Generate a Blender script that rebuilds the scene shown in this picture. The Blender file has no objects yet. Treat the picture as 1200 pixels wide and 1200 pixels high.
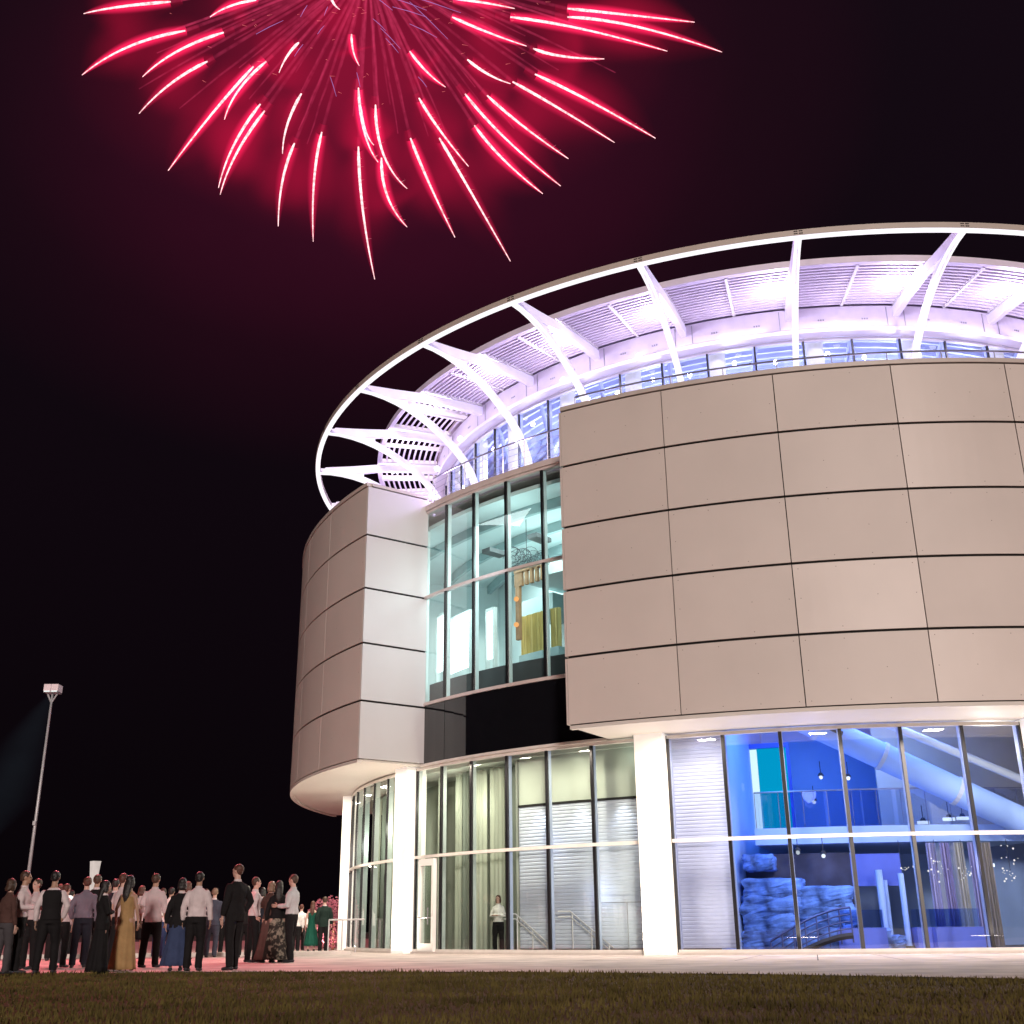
import bpy, math, random
from mathutils import Matrix, Vector, noise
random.seed(7)
S = bpy.context.scene
COL = S.collection
rad = math.radians
CX, CY = 12.242, 49.109            # axis of the round building
CAM = Vector((0, 0, 0.6638)); F = 1314.6; PITCH = rad(20.435); ROLL = 0.0109

# ------------------------------------------------------------------ materials
def nodes(name):
    m = bpy.data.materials.new(name); m.use_nodes = True
    nt = m.node_tree; nt.nodes.clear()
    out = nt.nodes.new('ShaderNodeOutputMaterial')
    return m, nt, out
def mat(name, col, rough=0.6, metal=0.0, var=0.08, scale=3.0, bump=0.0, bscale=40.0, emit=None, estr=0.0, spec=0.5, stretch=(1,1,1)):
    m, nt, out = nodes(name)
    b = nt.nodes.new('ShaderNodeBsdfPrincipled')
    tc = nt.nodes.new('ShaderNodeTexCoord'); mp = nt.nodes.new('ShaderNodeMapping')
    mp.inputs['Scale'].default_value = stretch
    nt.links.new(tc.outputs['Object'], mp.inputs[0])
    n = nt.nodes.new('ShaderNodeTexNoise'); n.inputs['Scale'].default_value = scale; n.inputs['Detail'].default_value = 5
    nt.links.new(mp.outputs[0], n.inputs['Vector'])
    r = nt.nodes.new('ShaderNodeMapRange')
    r.inputs['From Min'].default_value = 0.3; r.inputs['From Max'].default_value = 0.7
    r.inputs['To Min'].default_value = 1 - var; r.inputs['To Max'].default_value = 1 + var
    nt.links.new(n.outputs[0], r.inputs[0])
    mul = nt.nodes.new('ShaderNodeVectorMath'); mul.operation = 'SCALE'
    mul.inputs[0].default_value = col[:3]
    nt.links.new(r.outputs[0], mul.inputs['Scale'])
    nt.links.new(mul.outputs[0], b.inputs['Base Color'])
    b.inputs['Roughness'].default_value = rough; b.inputs['Metallic'].default_value = metal
    b.inputs['Specular IOR Level'].default_value = spec
    if emit:
        b.inputs['Emission Color'].default_value = (*emit, 1); b.inputs['Emission Strength'].default_value = estr
    if bump:
        n2 = nt.nodes.new('ShaderNodeTexNoise'); n2.inputs['Scale'].default_value = bscale; n2.inputs['Detail'].default_value = 4
        nt.links.new(mp.outputs[0], n2.inputs['Vector'])
        bp = nt.nodes.new('ShaderNodeBump'); bp.inputs['Strength'].default_value = bump; bp.inputs['Distance'].default_value = 0.05
        nt.links.new(n2.outputs[0], bp.inputs['Height']); nt.links.new(bp.outputs[0], b.inputs['Normal'])
    nt.links.new(b.outputs[0], out.inputs[0])
    return m
def emis(name, col, strength, sample=False, var=0.0, scale=1.0):
    m, nt, out = nodes(name)
    e = nt.nodes.new('ShaderNodeEmission'); e.inputs[0].default_value = (*col, 1); e.inputs[1].default_value = strength
    if var:
        tc = nt.nodes.new('ShaderNodeTexCoord')
        n = nt.nodes.new('ShaderNodeTexNoise'); n.inputs['Scale'].default_value = scale
        nt.links.new(tc.outputs['Object'], n.inputs['Vector'])
        r = nt.nodes.new('ShaderNodeMapRange'); r.inputs['From Min'].default_value = .3; r.inputs['From Max'].default_value = .7
        r.inputs['To Min'].default_value = strength*(1-var); r.inputs['To Max'].default_value = strength*(1+var)
        nt.links.new(n.outputs[0], r.inputs[0]); nt.links.new(r.outputs[0], e.inputs[1])
    nt.links.new(e.outputs[0], out.inputs[0])
    if not sample: m.cycles.emission_sampling = 'NONE'
    return m
def glow_mat(name, col, strength, power, ns=0.0, nscale=0.05, nd=3, dens=1.0):
    """painted glow for smoke and haze: emissive shell, brightest face-on, fading to its rim"""
    m, nt, out = nodes(name)
    lw = nt.nodes.new('ShaderNodeLayerWeight'); lw.inputs[0].default_value = 0.5
    inv = nt.nodes.new('ShaderNodeMath'); inv.operation = 'SUBTRACT'; inv.inputs[0].default_value = 1
    nt.links.new(lw.outputs['Facing'], inv.inputs[1])
    pw = nt.nodes.new('ShaderNodeMath'); pw.operation = 'POWER'; pw.inputs[1].default_value = power
    nt.links.new(inv.outputs[0], pw.inputs[0])
    ml = nt.nodes.new('ShaderNodeMath'); ml.operation = 'MULTIPLY'; ml.inputs[1].default_value = strength
    nt.links.new(pw.outputs[0], ml.inputs[0])
    last = ml
    if ns:
        tc = nt.nodes.new('ShaderNodeTexCoord'); n = nt.nodes.new('ShaderNodeTexNoise')
        n.inputs['Scale'].default_value = nscale; n.inputs['Detail'].default_value = nd
        nt.links.new(tc.outputs['Object'], n.inputs['Vector'])
        r = nt.nodes.new('ShaderNodeMapRange'); r.inputs['From Min'].default_value = .3; r.inputs['From Max'].default_value = .7
        r.inputs['To Min'].default_value = 1-ns; r.inputs['To Max'].default_value = 1+ns
        nt.links.new(n.outputs[0], r.inputs[0])
        m2 = nt.nodes.new('ShaderNodeMath'); m2.operation = 'MULTIPLY'
        nt.links.new(ml.outputs[0], m2.inputs[0]); nt.links.new(r.outputs[0], m2.inputs[1]); last = m2
    e = nt.nodes.new('ShaderNodeEmission'); e.inputs[0].default_value = (*col, 1)
    nt.links.new(last.outputs[0], e.inputs[1])
    # front faces only, so a shell is counted once
    g = nt.nodes.new('ShaderNodeNewGeometry'); tr = nt.nodes.new('ShaderNodeBsdfTransparent')
    ad = nt.nodes.new('ShaderNodeAddShader'); nt.links.new(e.outputs[0], ad.inputs[0]); nt.links.new(tr.outputs[0], ad.inputs[1])
    mx = nt.nodes.new('ShaderNodeMixShader'); tr2 = nt.nodes.new('ShaderNodeBsdfTransparent')
    nt.links.new(g.outputs['Backfacing'], mx.inputs[0]); nt.links.new(ad.outputs[0], mx.inputs[1]); nt.links.new(tr2.outputs[0], mx.inputs[2])
    nt.links.new(mx.outputs[0], out.inputs[0])
    m.cycles.emission_sampling = 'NONE'
    return m
def glass(name, tint, r0=0.07, gl=(1, 1, 1)):
    m, nt, out = nodes(name)
    t = nt.nodes.new('ShaderNodeBsdfTransparent'); t.inputs[0].default_value = (*tint, 1)
    g = nt.nodes.new('ShaderNodeBsdfGlossy'); g.inputs['Roughness'].default_value = 0.015; g.inputs[0].default_value = (*gl, 1)
    lw = nt.nodes.new('ShaderNodeLayerWeight'); lw.inputs[0].default_value = 0.5
    pw = nt.nodes.new('ShaderNodeMath'); pw.operation = 'POWER'; pw.inputs[1].default_value = 4.0
    nt.links.new(lw.outputs['Facing'], pw.inputs[0])
    mr = nt.nodes.new('ShaderNodeMapRange'); mr.inputs['To Min'].default_value = r0; mr.inputs['To Max'].default_value = 0.9
    nt.links.new(pw.outputs[0], mr.inputs[0])
    mx = nt.nodes.new('ShaderNodeMixShader'); nt.links.new(mr.outputs[0], mx.inputs[0])
    nt.links.new(t.outputs[0], mx.inputs[1]); nt.links.new(g.outputs[0], mx.inputs[2])
    nt.links.new(mx.outputs[0], out.inputs[0])
    return m

M = {}
M['clad'] = mat('warm_grey_panel', (.585, .52, .485), .42, var=.05, scale=.35, bump=.05, bscale=1.2)
M['cladv'] = [mat('warm_grey_panel_'+n_, tuple(q*f_ for q in (.585, .52, .485)), .42+.05*i_, var=.05, scale=.35, bump=.09, bscale=.7) for i_, (n_, f_) in enumerate((('plain', 1.0), ('pale', 1.035), ('dusty', .965), ('deep', .985)))]
M['cladl'] = mat('light_grey_panel', (.52, .50, .50), .45, var=.04, scale=.4, bump=.04, bscale=1.2)
M['joint'] = mat('dark_joint', (.012, .01, .01), .8)
M['fast'] = mat('panel_fastener', (.22, .18, .16), .5)
M['cap'] = mat('coping_metal', (.50, .44, .41), .4, var=.05)
M['soffit'] = mat('soffit_white', (.62, .58, .54), .6, var=.03, scale=.6)
M['white'] = mat('white_paint', (.78, .76, .74), .45, var=.03)
M['pillar'] = mat('pillar_white', (.80, .77, .72), .5, var=.03, emit=(1, .93, .86), estr=.45)  # warm wash of the uplights also put in as emission
M['steel_glow'] = emis('glowing_white_steel', (1.0, .93, 1.0), 1.25, var=.06, scale=.6)  # emission stands in for light washing over the white steel
M['legm'] = mat('leg_web_glow_paint', (.72, .70, .80), .5, emit=(.72, .62, 1.0), estr=.22, var=.08, scale=2)  # lavender light on the web put in as emission
M['legside'] = mat('leg_flange_glow_paint', (.8, .78, .85), .45, emit=(.95, .86, 1.0), estr=1.0, var=.1, scale=1.5)  # light on the flange put in as emission
M['ringface'] = mat('ring_fascia_paint', (.47, .41, .37), .45, var=.05, scale=.8)
M['slat'] = mat('canopy_slat_paint', (.78, .72, .80), .55, var=.06, scale=2)
M['deck'] = mat('canopy_deck', (.74, .64, .74), .7, var=.1, scale=1)
M['fascia'] = mat('inner_fascia_glow_paint', (.62, .56, .64), .5, var=.10, scale=1.6, emit=(.62,.5,1), estr=.05)  # faint purple emission adds light to the fascia paint
M['blk'] = mat('black_mullion', (.010, .010, .012), .3)
M['mul'] = mat('grey_mullion', (.55, .60, .60), .4, emit=(.6, .75, .72), estr=.10)  # slight emission lightens the mullion in place of room light
M['mulb'] = mat('pale_blue_mullion', (.45, .5, .62), .4, emit=(.3,.4,1), estr=.12)  # blue light on the mullion added as slight emission
M['transom'] = mat('pinkish_transom', (.60, .52, .50), .35)
M['transoml'] = mat('pale_transom', (.72, .68, .64), .35)
M['g_lo'] = glass('ground_glass', (.80, .86, .82), .075)
M['g_bl'] = glass('clear_glass', (.78, .81, .88), .13)
M['g_up'] = glass('upper_glass', (.82, .94, .93), .09)
M['g_cl'] = glass('clerestory_glass', (.82, .86, .98), .08)
M['spandrel'] = mat('black_spandrel_glass', (.006, .006, .008), .03, spec=.7)
M['rail'] = mat('brushed_rail', (.35, .35, .38), .35, metal=.7)
M['railb'] = mat('dark_blue_rail', (.05, .07, .2), .4, metal=.2)
M['railw'] = mat('pale_rail', (.6, .58, .6), .35, metal=.3)
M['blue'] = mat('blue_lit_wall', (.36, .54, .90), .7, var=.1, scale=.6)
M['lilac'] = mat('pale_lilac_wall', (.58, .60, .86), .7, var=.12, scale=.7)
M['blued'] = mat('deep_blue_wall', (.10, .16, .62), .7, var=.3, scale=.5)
M['ceil'] = mat('interior_ceiling', (.55, .6, .66), .7, var=.12, scale=.8)
M['aqua'] = mat('aqua_wall', (.66, .74, .74), .7, var=.06, scale=.8)
M['aquad'] = mat('grey_teal_wall', (.34, .44, .45), .7, var=.1, scale=.8)
M['wood'] = mat('brown_wood', (.30, .16, .08), .55, var=.2, scale=5)
M['dkfloor'] = mat('dark_floor_edge', (.07, .075, .08), .5)
M['gold'] = mat('gold_drape', (.55, .42, .16), .5, var=.25, scale=6, stretch=(6, 6, .3))
M['curtain'] = mat('pale_green_curtain', (.44, .47, .40), .85, var=.15, scale=3, stretch=(3, 3, .15))
M['curtaind'] = mat('dark_green_curtain', (.22, .25, .22), .85, var=.2, scale=3, stretch=(3, 3, .15))
M['siding'] = mat('ribbed_white_siding', (.60, .63, .76), .55, var=.04)
M['panelg'] = mat('greenish_lobby_wall', (.36, .38, .32), .7, var=.15, scale=1.5, stretch=(2, 2, .2))
M['panel'] = mat('grey_wall_panel', (.5, .53, .48), .6, var=.10, scale=.7)
M['rock'] = mat('blue_lit_rock', (.10, .20, .50), .9, var=.8, scale=2.2, bump=1.0, bscale=4)
M['dark'] = mat('dark_matter', (.02, .02, .025), .7)
M['pave'] = mat('concrete_apron', (.46, .385, .36), .75, var=.30, scale=.9, bump=.15, bscale=30)
M['kerb'] = mat('pale_kerb', (.62, .56, .52), .7, var=.08, scale=3)
M['lampst'] = mat('galvanised_pole', (.42, .42, .43), .45, metal=.3, emit=(.8, .82, .85), estr=.03)  # faint emission stands in for light on the pole

def light(kind, name, loc, energy, col, size=.3, target=None, spot=None, size_y=None, blend=.6):
    d = bpy.data.lights.new(name, kind); d.energy = energy; d.color = col
    if kind == 'AREA':
        d.size = size
        if size_y: d.shape = 'RECTANGLE'; d.size_y = size_y
    elif kind in ('POINT', 'SPOT'): d.shadow_soft_size = size
    if spot: d.spot_size = rad(spot); d.spot_blend = blend
    o = bpy.data.objects.new(name, d); COL.objects.link(o); o.location = loc
    if target is not None:
        o.rotation_euler = (Vector(target) - Vector(loc)).to_track_quat('-Z', 'Y').to_euler()
    return o

# ------------------------------------------------------------------ mesh builder
def pol(R, t, z=0.0): return (R*math.sin(rad(t)), -R*math.cos(rad(t)), z)
def W(R, t, z=0.0):
    p = pol(R, t, z); return Vector((p[0]+CX, p[1]+CY, z))
class MB:
    def __init__(s): s.v = []; s.f = []; s.mi = []; s.cur = 0; s.smooth = False
    def add(s, vs, fs):
        o = len(s.v); s.v += [tuple(q) for q in vs]; s.f += [tuple(i+o for i in f) for f in fs]; s.mi += [s.cur]*len(fs); return s
    def box(s, c, d, rz=0, M4=None):
        x, y, z = d[0]/2, d[1]/2, d[2]/2
        vs = [Vector((a*x, b*y, e*z)) for a in (-1, 1) for b in (-1, 1) for e in (-1, 1)]
        R = M4 if M4 is not None else Matrix.Rotation(rz, 4, 'Z')
        vs = [R @ q + Vector(c) for q in vs]
        return s.add(vs, [(0,1,3,2),(4,6,7,5),(0,4,5,1),(2,3,7,6),(0,2,6,4),(1,5,7,3)])
    def arc(s, R0, R1, t0, t1, z0, z1, step=1.5, closed=False):
        n = max(1, int(round(abs(t1-t0)/step)))
        vs = []; fs = []
        m = n if closed else n+1
        for i in range(m):
            t = t0+(t1-t0)*i/n
            vs += [pol(R0, t, z0), pol(R1, t, z0), pol(R1, t, z1), pol(R0, t, z1)]
        for i in range(n):
            a = 4*i; b = 4*((i+1) % m)
            for k in range(4): fs.append((a+k, b+k, b+(k+1) % 4, a+(k+1) % 4))
        if not closed: fs += [(0, 3, 2, 1), (4*n, 4*n+1, 4*n+2, 4*n+3)]
        return s.add(vs, fs)
    def sheet(s, R, t0, t1, z0, z1, step=1.5, flip=False):
        n = max(1, int(round(abs(t1-t0)/step))); vs = []; fs = []
        for i in range(n+1):
            t = t0+(t1-t0)*i/n; vs += [pol(R, t, z0), pol(R, t, z1)]
        for i in range(n): fs.append((2*i, 2*i+2, 2*i+3, 2*i+1))
        return s.add(vs, fs)
    def tube(s, pts, r, n=8, caps=True, sy=1.0):
        pts = [Vector(p) for p in pts]; rs = r if isinstance(r, (list, tuple)) else [r]*len(pts)
        vs = []; fs = []; up = None
        for i, p in enumerate(pts):
            d = (pts[min(i+1, len(pts)-1)]-pts[max(i-1, 0)]).normalized()
            if up is None: up = Vector((0, 0, 1)) if abs(d.z) < .9 else Vector((0, 1, 0))
            x = d.cross(up).normalized(); y = x.cross(d).normalized(); up = y
            for k in range(n):
                a = 2*math.pi*k/n; vs.append(p+x*math.cos(a)*rs[i]+y*math.sin(a)*rs[i]*sy)
        for i in range(len(pts)-1):
            for k in range(n):
                fs.append((i*n+k, i*n+(k+1) % n, (i+1)*n+(k+1) % n, (i+1)*n+k))
        if caps: fs += [tuple(range(n))[::-1], tuple(range((len(pts)-1)*n, len(pts)*n))]
        return s.add(vs, fs)
    def loft(s, rings, n=16, caps=True, fold=0.0, nf=0, ph=0.0):
        """rings: (cx, cy, z, rx, ry) horizontal ellipses"""
        vs = []; fs = []
        for j, (cx, cy, z, rx, ry) in enumerate(rings):
            w = fold*j/max(1, len(rings)-1)
            for k in range(n):
                a = 2*math.pi*k/n; q = 1+w*math.sin(nf*a+ph)
                vs.append((cx+rx*q*math.cos(a), cy+ry*q*math.sin(a), z))
        for i in range(len(rings)-1):
            for k in range(n): fs.append((i*n+k, i*n+(k+1) % n, (i+1)*n+(k+1) % n, (i+1)*n+k))
        if caps: fs += [tuple(range(n))[::-1], tuple(range((len(rings)-1)*n, len(rings)*n))]
        return s.add(vs, fs)
    def ball(s, c, r, nu=12, nv=8, M4=None):
        vs = [Vector((0, 0, -1))]; fs = []
        for j in range(1, nv):
            ph = -math.pi/2+math.pi*j/nv
            for i in range(nu): vs.append(Vector((math.cos(ph)*math.cos(2*math.pi*i/nu), math.cos(ph)*math.sin(2*math.pi*i/nu), math.sin(ph))))
        vs.append(Vector((0, 0, 1)))
        for i in range(nu): fs.append((0, 1+(i+1) % nu, 1+i)); fs.append((len(vs)-1, 1+(nv-2)*nu+i, 1+(nv-2)*nu+(i+1) % nu))
        for j in range(nv-2):
            for i in range(nu): fs.append((1+j*nu+i, 1+j*nu+(i+1) % nu, 1+(j+1)*nu+(i+1) % nu, 1+(j+1)*nu+i))
        rr = r if isinstance(r, (tuple, list)) else (r, r, r)
        vs = [Vector((q.x*rr[0], q.y*rr[1], q.z*rr[2])) for q in vs]
        if M4 is not None: vs = [M4 @ q for q in vs]
        return s.add([q+Vector(c) for q in vs], fs)
    def mesh(s, name, mats):
        me = bpy.data.meshes.new(name); me.from_pydata(s.v, [], s.f)
        for m in (mats if isinstance(mats, (list, tuple)) else [mats]): me.materials.append(m)
        me.polygons.foreach_set('material_index', s.mi)
        if s.smooth: me.polygons.foreach_set('use_smooth', [True]*len(s.f))
        me.update(); return me
    def build(s, name, mats, parent=None, loc=None, smooth=None):
        if smooth is not None: s.smooth = smooth
        o = bpy.data.objects.new(name, s.mesh(name, mats)); COL.objects.link(o)
        if parent: o.parent = parent
        if loc: o.location = loc
        return o
def tag(o, label=None, cat=None, group=None, kind=None):
    if label: o['label'] = label
    if cat: o['category'] = cat
    if group: o['group'] = group
    if kind: o['kind'] = kind
    return o
def empty(name, loc, label, cat, group=None, rz=0):
    o = bpy.data.objects.new(name, None); COL.objects.link(o); o.location = loc; o.rotation_euler = (0, 0, rz)
    o.empty_display_size = .3
    return tag(o, label, cat, group)
def ray(u, v):
    a0 = u-599; b0 = 600-v; c, s_ = math.cos(ROLL), math.sin(ROLL)
    a = a0*c+b0*s_; b = -a0*s_+b0*c
    return Vector((a/F, math.cos(PITCH)-b/F*math.sin(PITCH), math.sin(PITCH)+b/F*math.cos(PITCH)))
def ground(u, v, z=0.0):
    d = ray(u, v); return CAM+d*((z-CAM.z)/d.z)
def at(u, v, Y):
    d = ray(u, v); return CAM+d*(Y/d.y)
def world_on(u, v, R):
    d = ray(u, v); a = d.x**2+d.y**2; b = -2*(d.x*CX+d.y*CY); c = CX*CX+CY*CY-R*R
    t = (-b-math.sqrt(max(0, b*b-4*a*c)))/(2*a); return CAM+d*t
def tang(p):   # local angle of a world point
    return math.degrees(math.atan2(p.x-CX, CY-p.y))

# ------------------------------------------------------------------ world, camera, main lights
w = bpy.data.worlds.new('World'); S.world = w; w.use_nodes = True
nt = w.node_tree; bg = nt.nodes['Background']
sky = nt.nodes.new('ShaderNodeTexSky'); sky.sky_type = 'NISHITA'; sky.sun_disc = False
sky.sun_elevation = rad(-8); sky.sun_rotation = rad(190)
tc = nt.nodes.new('ShaderNodeTexCoord'); sx = nt.nodes.new('ShaderNodeSeparateXYZ'); nt.links.new(tc.outputs['Generated'], sx.inputs[0])
cr = nt.nodes.new('ShaderNodeValToRGB')
cr.color_ramp.elements[0].position = 0.0; cr.color_ramp.elements[0].color = (.0022, .0013, .0021, 1)
cr.color_ramp.elements[1].position = .75; cr.color_ramp.elements[1].color = (.0075, .0034, .0068, 1)
nt.links.new(sx.outputs['Z'], cr.inputs[0])
mxr = nt.nodes.new('ShaderNodeMix'); mxr.data_type = 'RGBA'; mxr.blend_type = 'ADD'; mxr.inputs['Factor'].default_value = .02
nt.links.new(cr.outputs[0], mxr.inputs['A']); nt.links.new(sky.outputs[0], mxr.inputs['B'])
nt.links.new(mxr.outputs['Result'], bg.inputs[0]); bg.inputs[1].default_value = 1.0

cd = bpy.data.cameras.new('camera'); cam = bpy.data.objects.new('camera', cd); COL.objects.link(cam)
cd.sensor_width = 36; cd.lens = F/1200*36; cd.clip_end = 3000; cd.clip_start = .05; cd.shift_x = .0008
cam.matrix_world = Matrix.Translation(CAM) @ Matrix.Rotation(rad(90)+PITCH, 4, 'X') @ Matrix.Rotation(-ROLL, 4, 'Z')
S.camera = cam
S.view_settings.view_transform = 'Standard'; S.view_settings.look = 'None'; S.view_settings.exposure = 0
S.cycles.max_bounces = 8; S.cycles.transparent_max_bounces = 24; S.cycles.sample_clamp_indirect = 4

sd = bpy.data.lights.new('car_park_floodlight', 'SUN'); sd.energy = 2.5; sd.color = (1, .84, .76); sd.angle = rad(6)
so = bpy.data.objects.new('car_park_floodlight', sd); COL.objects.link(so)
so.rotation_euler = Vector((-.07, 1, -.22)).to_track_quat('-Z', 'Y').to_euler()

# ------------------------------------------------------------------ ground
def flat(name, pts, z, m):
    b = MB(); b.add([(x, y, z) for x, y in pts], [tuple(range(len(pts)))]); o = b.build(name, m); return tag(o, kind='structure')
def ground_mat():
    m, nt, out = nodes('lawn_soil')
    b = nt.nodes.new('ShaderNodeBsdfPrincipled'); b.inputs['Roughness'].default_value = .95; b.inputs['Specular IOR Level'].default_value = .1
    tc = nt.nodes.new('ShaderNodeTexCoord')
    n1 = nt.nodes.new('ShaderNodeTexNoise'); n1.inputs['Scale'].default_value = .55; n1.inputs['Detail'].default_value = 8
    n2 = nt.nodes.new('ShaderNodeTexNoise'); n2.inputs['Scale'].default_value = 14; n2.inputs['Detail'].default_value = 6
    nt.links.new(tc.outputs['Object'], n1.inputs[0]); nt.links.new(tc.outputs['Object'], n2.inputs[0])
    ad = nt.nodes.new('ShaderNodeMath'); ad.operation = 'ADD'; nt.links.new(n1.outputs[0], ad.inputs[0]); nt.links.new(n2.outputs[0], ad.inputs[1])
    r = nt.nodes.new('ShaderNodeValToRGB'); r.color_ramp.elements[0].position = .35; r.color_ramp.elements[0].color = (.044, .036, .010, 1)
    r.color_ramp.elements[1].position = .7; r.color_ramp.elements[1].color = (.085, .068, .022, 1)
    hv = nt.nodes.new('ShaderNodeMath'); hv.operation = 'MULTIPLY'; hv.inputs[1].default_value = .5; nt.links.new(ad.outputs[0], hv.inputs[0])
    nt.links.new(hv.outputs[0], r.inputs[0]); nt.links.new(r.outputs[0], b.inputs[0])
    nt.links.new(b.outputs[0], out.inputs[0]); return m
M['soil'] = ground_mat()
M['blade'] = mat('grass_blade', (.086, .068, .020), .8, var=.45, scale=.7, spec=.15)
flat('ground', [(-900, -300), (900, -300), (900, 1500), (-900, 1500)], -.03, mat('dark_far_ground', (.03, .022, .022), .95, var=.3, scale=.2))
EDGE = [(-40, 24.5), (-9.2, 22.6), (-4.3, 22.0), (-.1, 20.6), (3.8, 18.3), (6.6, 15.9), (14, 9), (30, -6)]
back = [(60, -6), (60, 110), (-60, 110), (-60, 25)]
flat('pavement', EDGE+back, 0.0, M['pave'])
flat('lawn', [(-60, -12), (45, -12)]+EDGE[::-1]+[(-60, 25)], -.012, M['soil'])
# short blades of grass over the lawn
def edge_y(x):
    for a, b in zip(EDGE, EDGE[1:]):
        if a[0] <= x <= b[0]: return a[1]+(b[1]-a[1])*(x-a[0])/(b[0]-a[0])
    return 22
g = MB(); rg = random.Random(3)
for i in range(70000):
    y = 5.5+18.0*rg.random()**1.25; x = (rg.random()*2-1)*(y*.5+1.0)
    pt_ = noise.noise(Vector((x*.55, y*.55, 3)))+.6*noise.noise(Vector((x*2.1, y*2.1, 8)))
    if y > edge_y(x)-.02+rg.uniform(-.06,.10)+.10*noise.noise(Vector((x*1.7, 0, 0))): continue
    if pt_ < -.25 and rg.random() < .35: continue
    hh = rg.uniform(.012, .05)*(1.0+.7*pt_); a = rg.random()*6.28; wd = .003+.0006*y
    lx, ly = rg.uniform(-.02, .02), rg.uniform(-.02, .02)
    dx, dy = math.cos(a)*wd, math.sin(a)*wd
    g.add([(x-dx, y-dy, -.012), (x+dx, y+dy, -.012), (x+lx, y+ly, hh)], [(0, 1, 2)])
tag(g.build('grass', M['blade']), kind='stuff')
# expansion joints and kerb along the back of the plaza
j = MB()
for k in range(-70, 60, 4):
    j.add([tuple(W(24.6, k, .004)), tuple(W(24.6, k+.06, .004)), tuple(W(19.2, k+.07, .004)), tuple(W(19.2, k, .004))], [(0, 1, 2, 3)])
tag(j.build('pavement_joint', M['dark']), kind='structure')
kb = MB(); p0 = ground(-60, 1124.8); p1 = ground(412, 1119)
d = (p1-p0); ln = d.length; ang = math.atan2(d.y, d.x); c = (p0+p1)/2
kb.box((c.x, c.y, .06), (ln, .35, .12), ang)
tag(kb.build('kerb', M['kerb']), kind='structure')

# ------------------------------------------------------------------ THE BUILDING
B = empty('round_pavilion', (CX, CY, 0), 'large round pavilion clad in warm grey panels under a glowing white crown ring', 'building')
rows = [15.224, 13.446, 11.544, 9.648, 7.724, 5.836]
RC = 21.43
def cladding(name, ts, edge_t, mm, label):
    b = MB(); b.cur = 0; rt = random.Random(len(ts))
    for k in range(5):
        for a, c in zip(ts, ts[1:]):
            b.cur = rt.randint(0, 3)
            b.arc(RC-.06, RC, a+.035, c-.035, rows[k+1]+.035, rows[k]-(.035 if k else .012), 1.06)
    bk = MB()
    bk.arc(RC-.25, RC-.085, ts[0]+.02, ts[-1]-.02, rows[5]+.02, rows[0]+.02, 2)
    fs = MB()
    for k in range(5):
        for a, c in zip(ts, ts[1:]):
            zz = (rows[k]+rows[k+1])/2; hh = (rows[k]-rows[k+1])/2-.16
            for i in range(4):
                for jx in range(3):
                    if random.random() < .45: continue
                    t = a+.4+(c-a-.8)*i/3; z = zz+hh*(jx-1)
                    p = W(RC+.002, t, z)-Vector((CX, CY, 0)); r = .014
                    tx = Vector((math.cos(rad(t)), math.sin(rad(t)), 0)); up = Vector((0, 0, 1))
                    b.cur = 4; b.add([p+tx*r*math.cos(q*1.047)+up*r*math.sin(q*1.047) for q in range(6)], [tuple(range(6))])
    o = b.build(name, M['cladv']+[M['fast']], B)
    if label: o['label'] = label
    bk.build('panel_backing', M['joint'], o)
    cp = MB(); cp.arc(20.85, RC+.03, ts[0], ts[-1], rows[0]+.03, rows[0]+.16, 1.06); cp.build('parapet_coping', M['cap'], B)
    ip = MB(); ip.arc(20.9, 21.1, ts[0]+.05, ts[-1]-.05, 14.4, rows[0]+.028, 2); ip.build('parapet', M['cap'], B)
    return o
tsR = [-30.08, -21.58, -13.11, -4.56, 3.88, 12.36, 20.84, 29.3, 37.8, 46.3]
tsL = [-53.58-8.48*k for k in range(7)][::-1]
cladding('cladding', tsR, -30.08, M['clad'], 'wide curved bay of warm grey panels')
cladding('cladding', tsL, -53.58, M['clad'], 'narrow curved bay of warm grey panels beside the tall glass')
# flat end walls of the two bays
def endwall(t, Rin, sgn, mm):
    b = MB(); rd = Vector((math.sin(rad(t)), -math.cos(rad(t)), 0)); tn = Vector((math.cos(rad(t)), math.sin(rad(t)), 0))*sgn
    ang = math.atan2(rd.y, rd.x)
    L = RC-.005-Rin
    for k in range(5):
        z0, z1 = rows[k+1]+.035, rows[k]-(.035 if k else .01)
        c = rd*(Rin+L/2)+tn*.03; b.box((c.x, c.y, (z0+z1)/2), (L, .06, z1-z0), ang)
    o = b.build('end_wall', mm, B)
    b = MB(); c = rd*(Rin+L/2-.04)-tn*.06; b.box((c.x, c.y, (rows[0]+rows[5])/2+.02), (L-.1, .1, rows[0]-rows[5]-.02), ang); b.build('panel_backing', M['joint'], o)
    b = MB(); c = rd*(Rin+L/2-.06)+tn*.0; b.box((c.x, c.y, rows[0]+.09), (L-.2, .14, .11), ang); b.build('coping', M['cap'], o)
endwall(-53.58, 18.95, 1, M['cladl'])
endwall(-30.08, 18.95, -1, M['clad'])
# soffits
b = MB(); b.arc(18.6, RC-.10, -30.0, 46.2, 5.80, 5.90, 1.5); b.build('soffit', M['soffit'], B)
b = MB(); b.arc(18.6, RC-.10, -104.3, -53.7, 5.80, 5.90, 1.5); b.build('soffit', M['soffit'], B)
b = MB(); b.arc(RC-.16, RC-.005, -30.0, 46.2, 5.74, 5.835, 1.06); b.arc(RC-.16, RC-.005, -104.3, -53.65, 5.74, 5.835, 1.06); b.build('drip_edge', M['soffit'], B)

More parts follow.
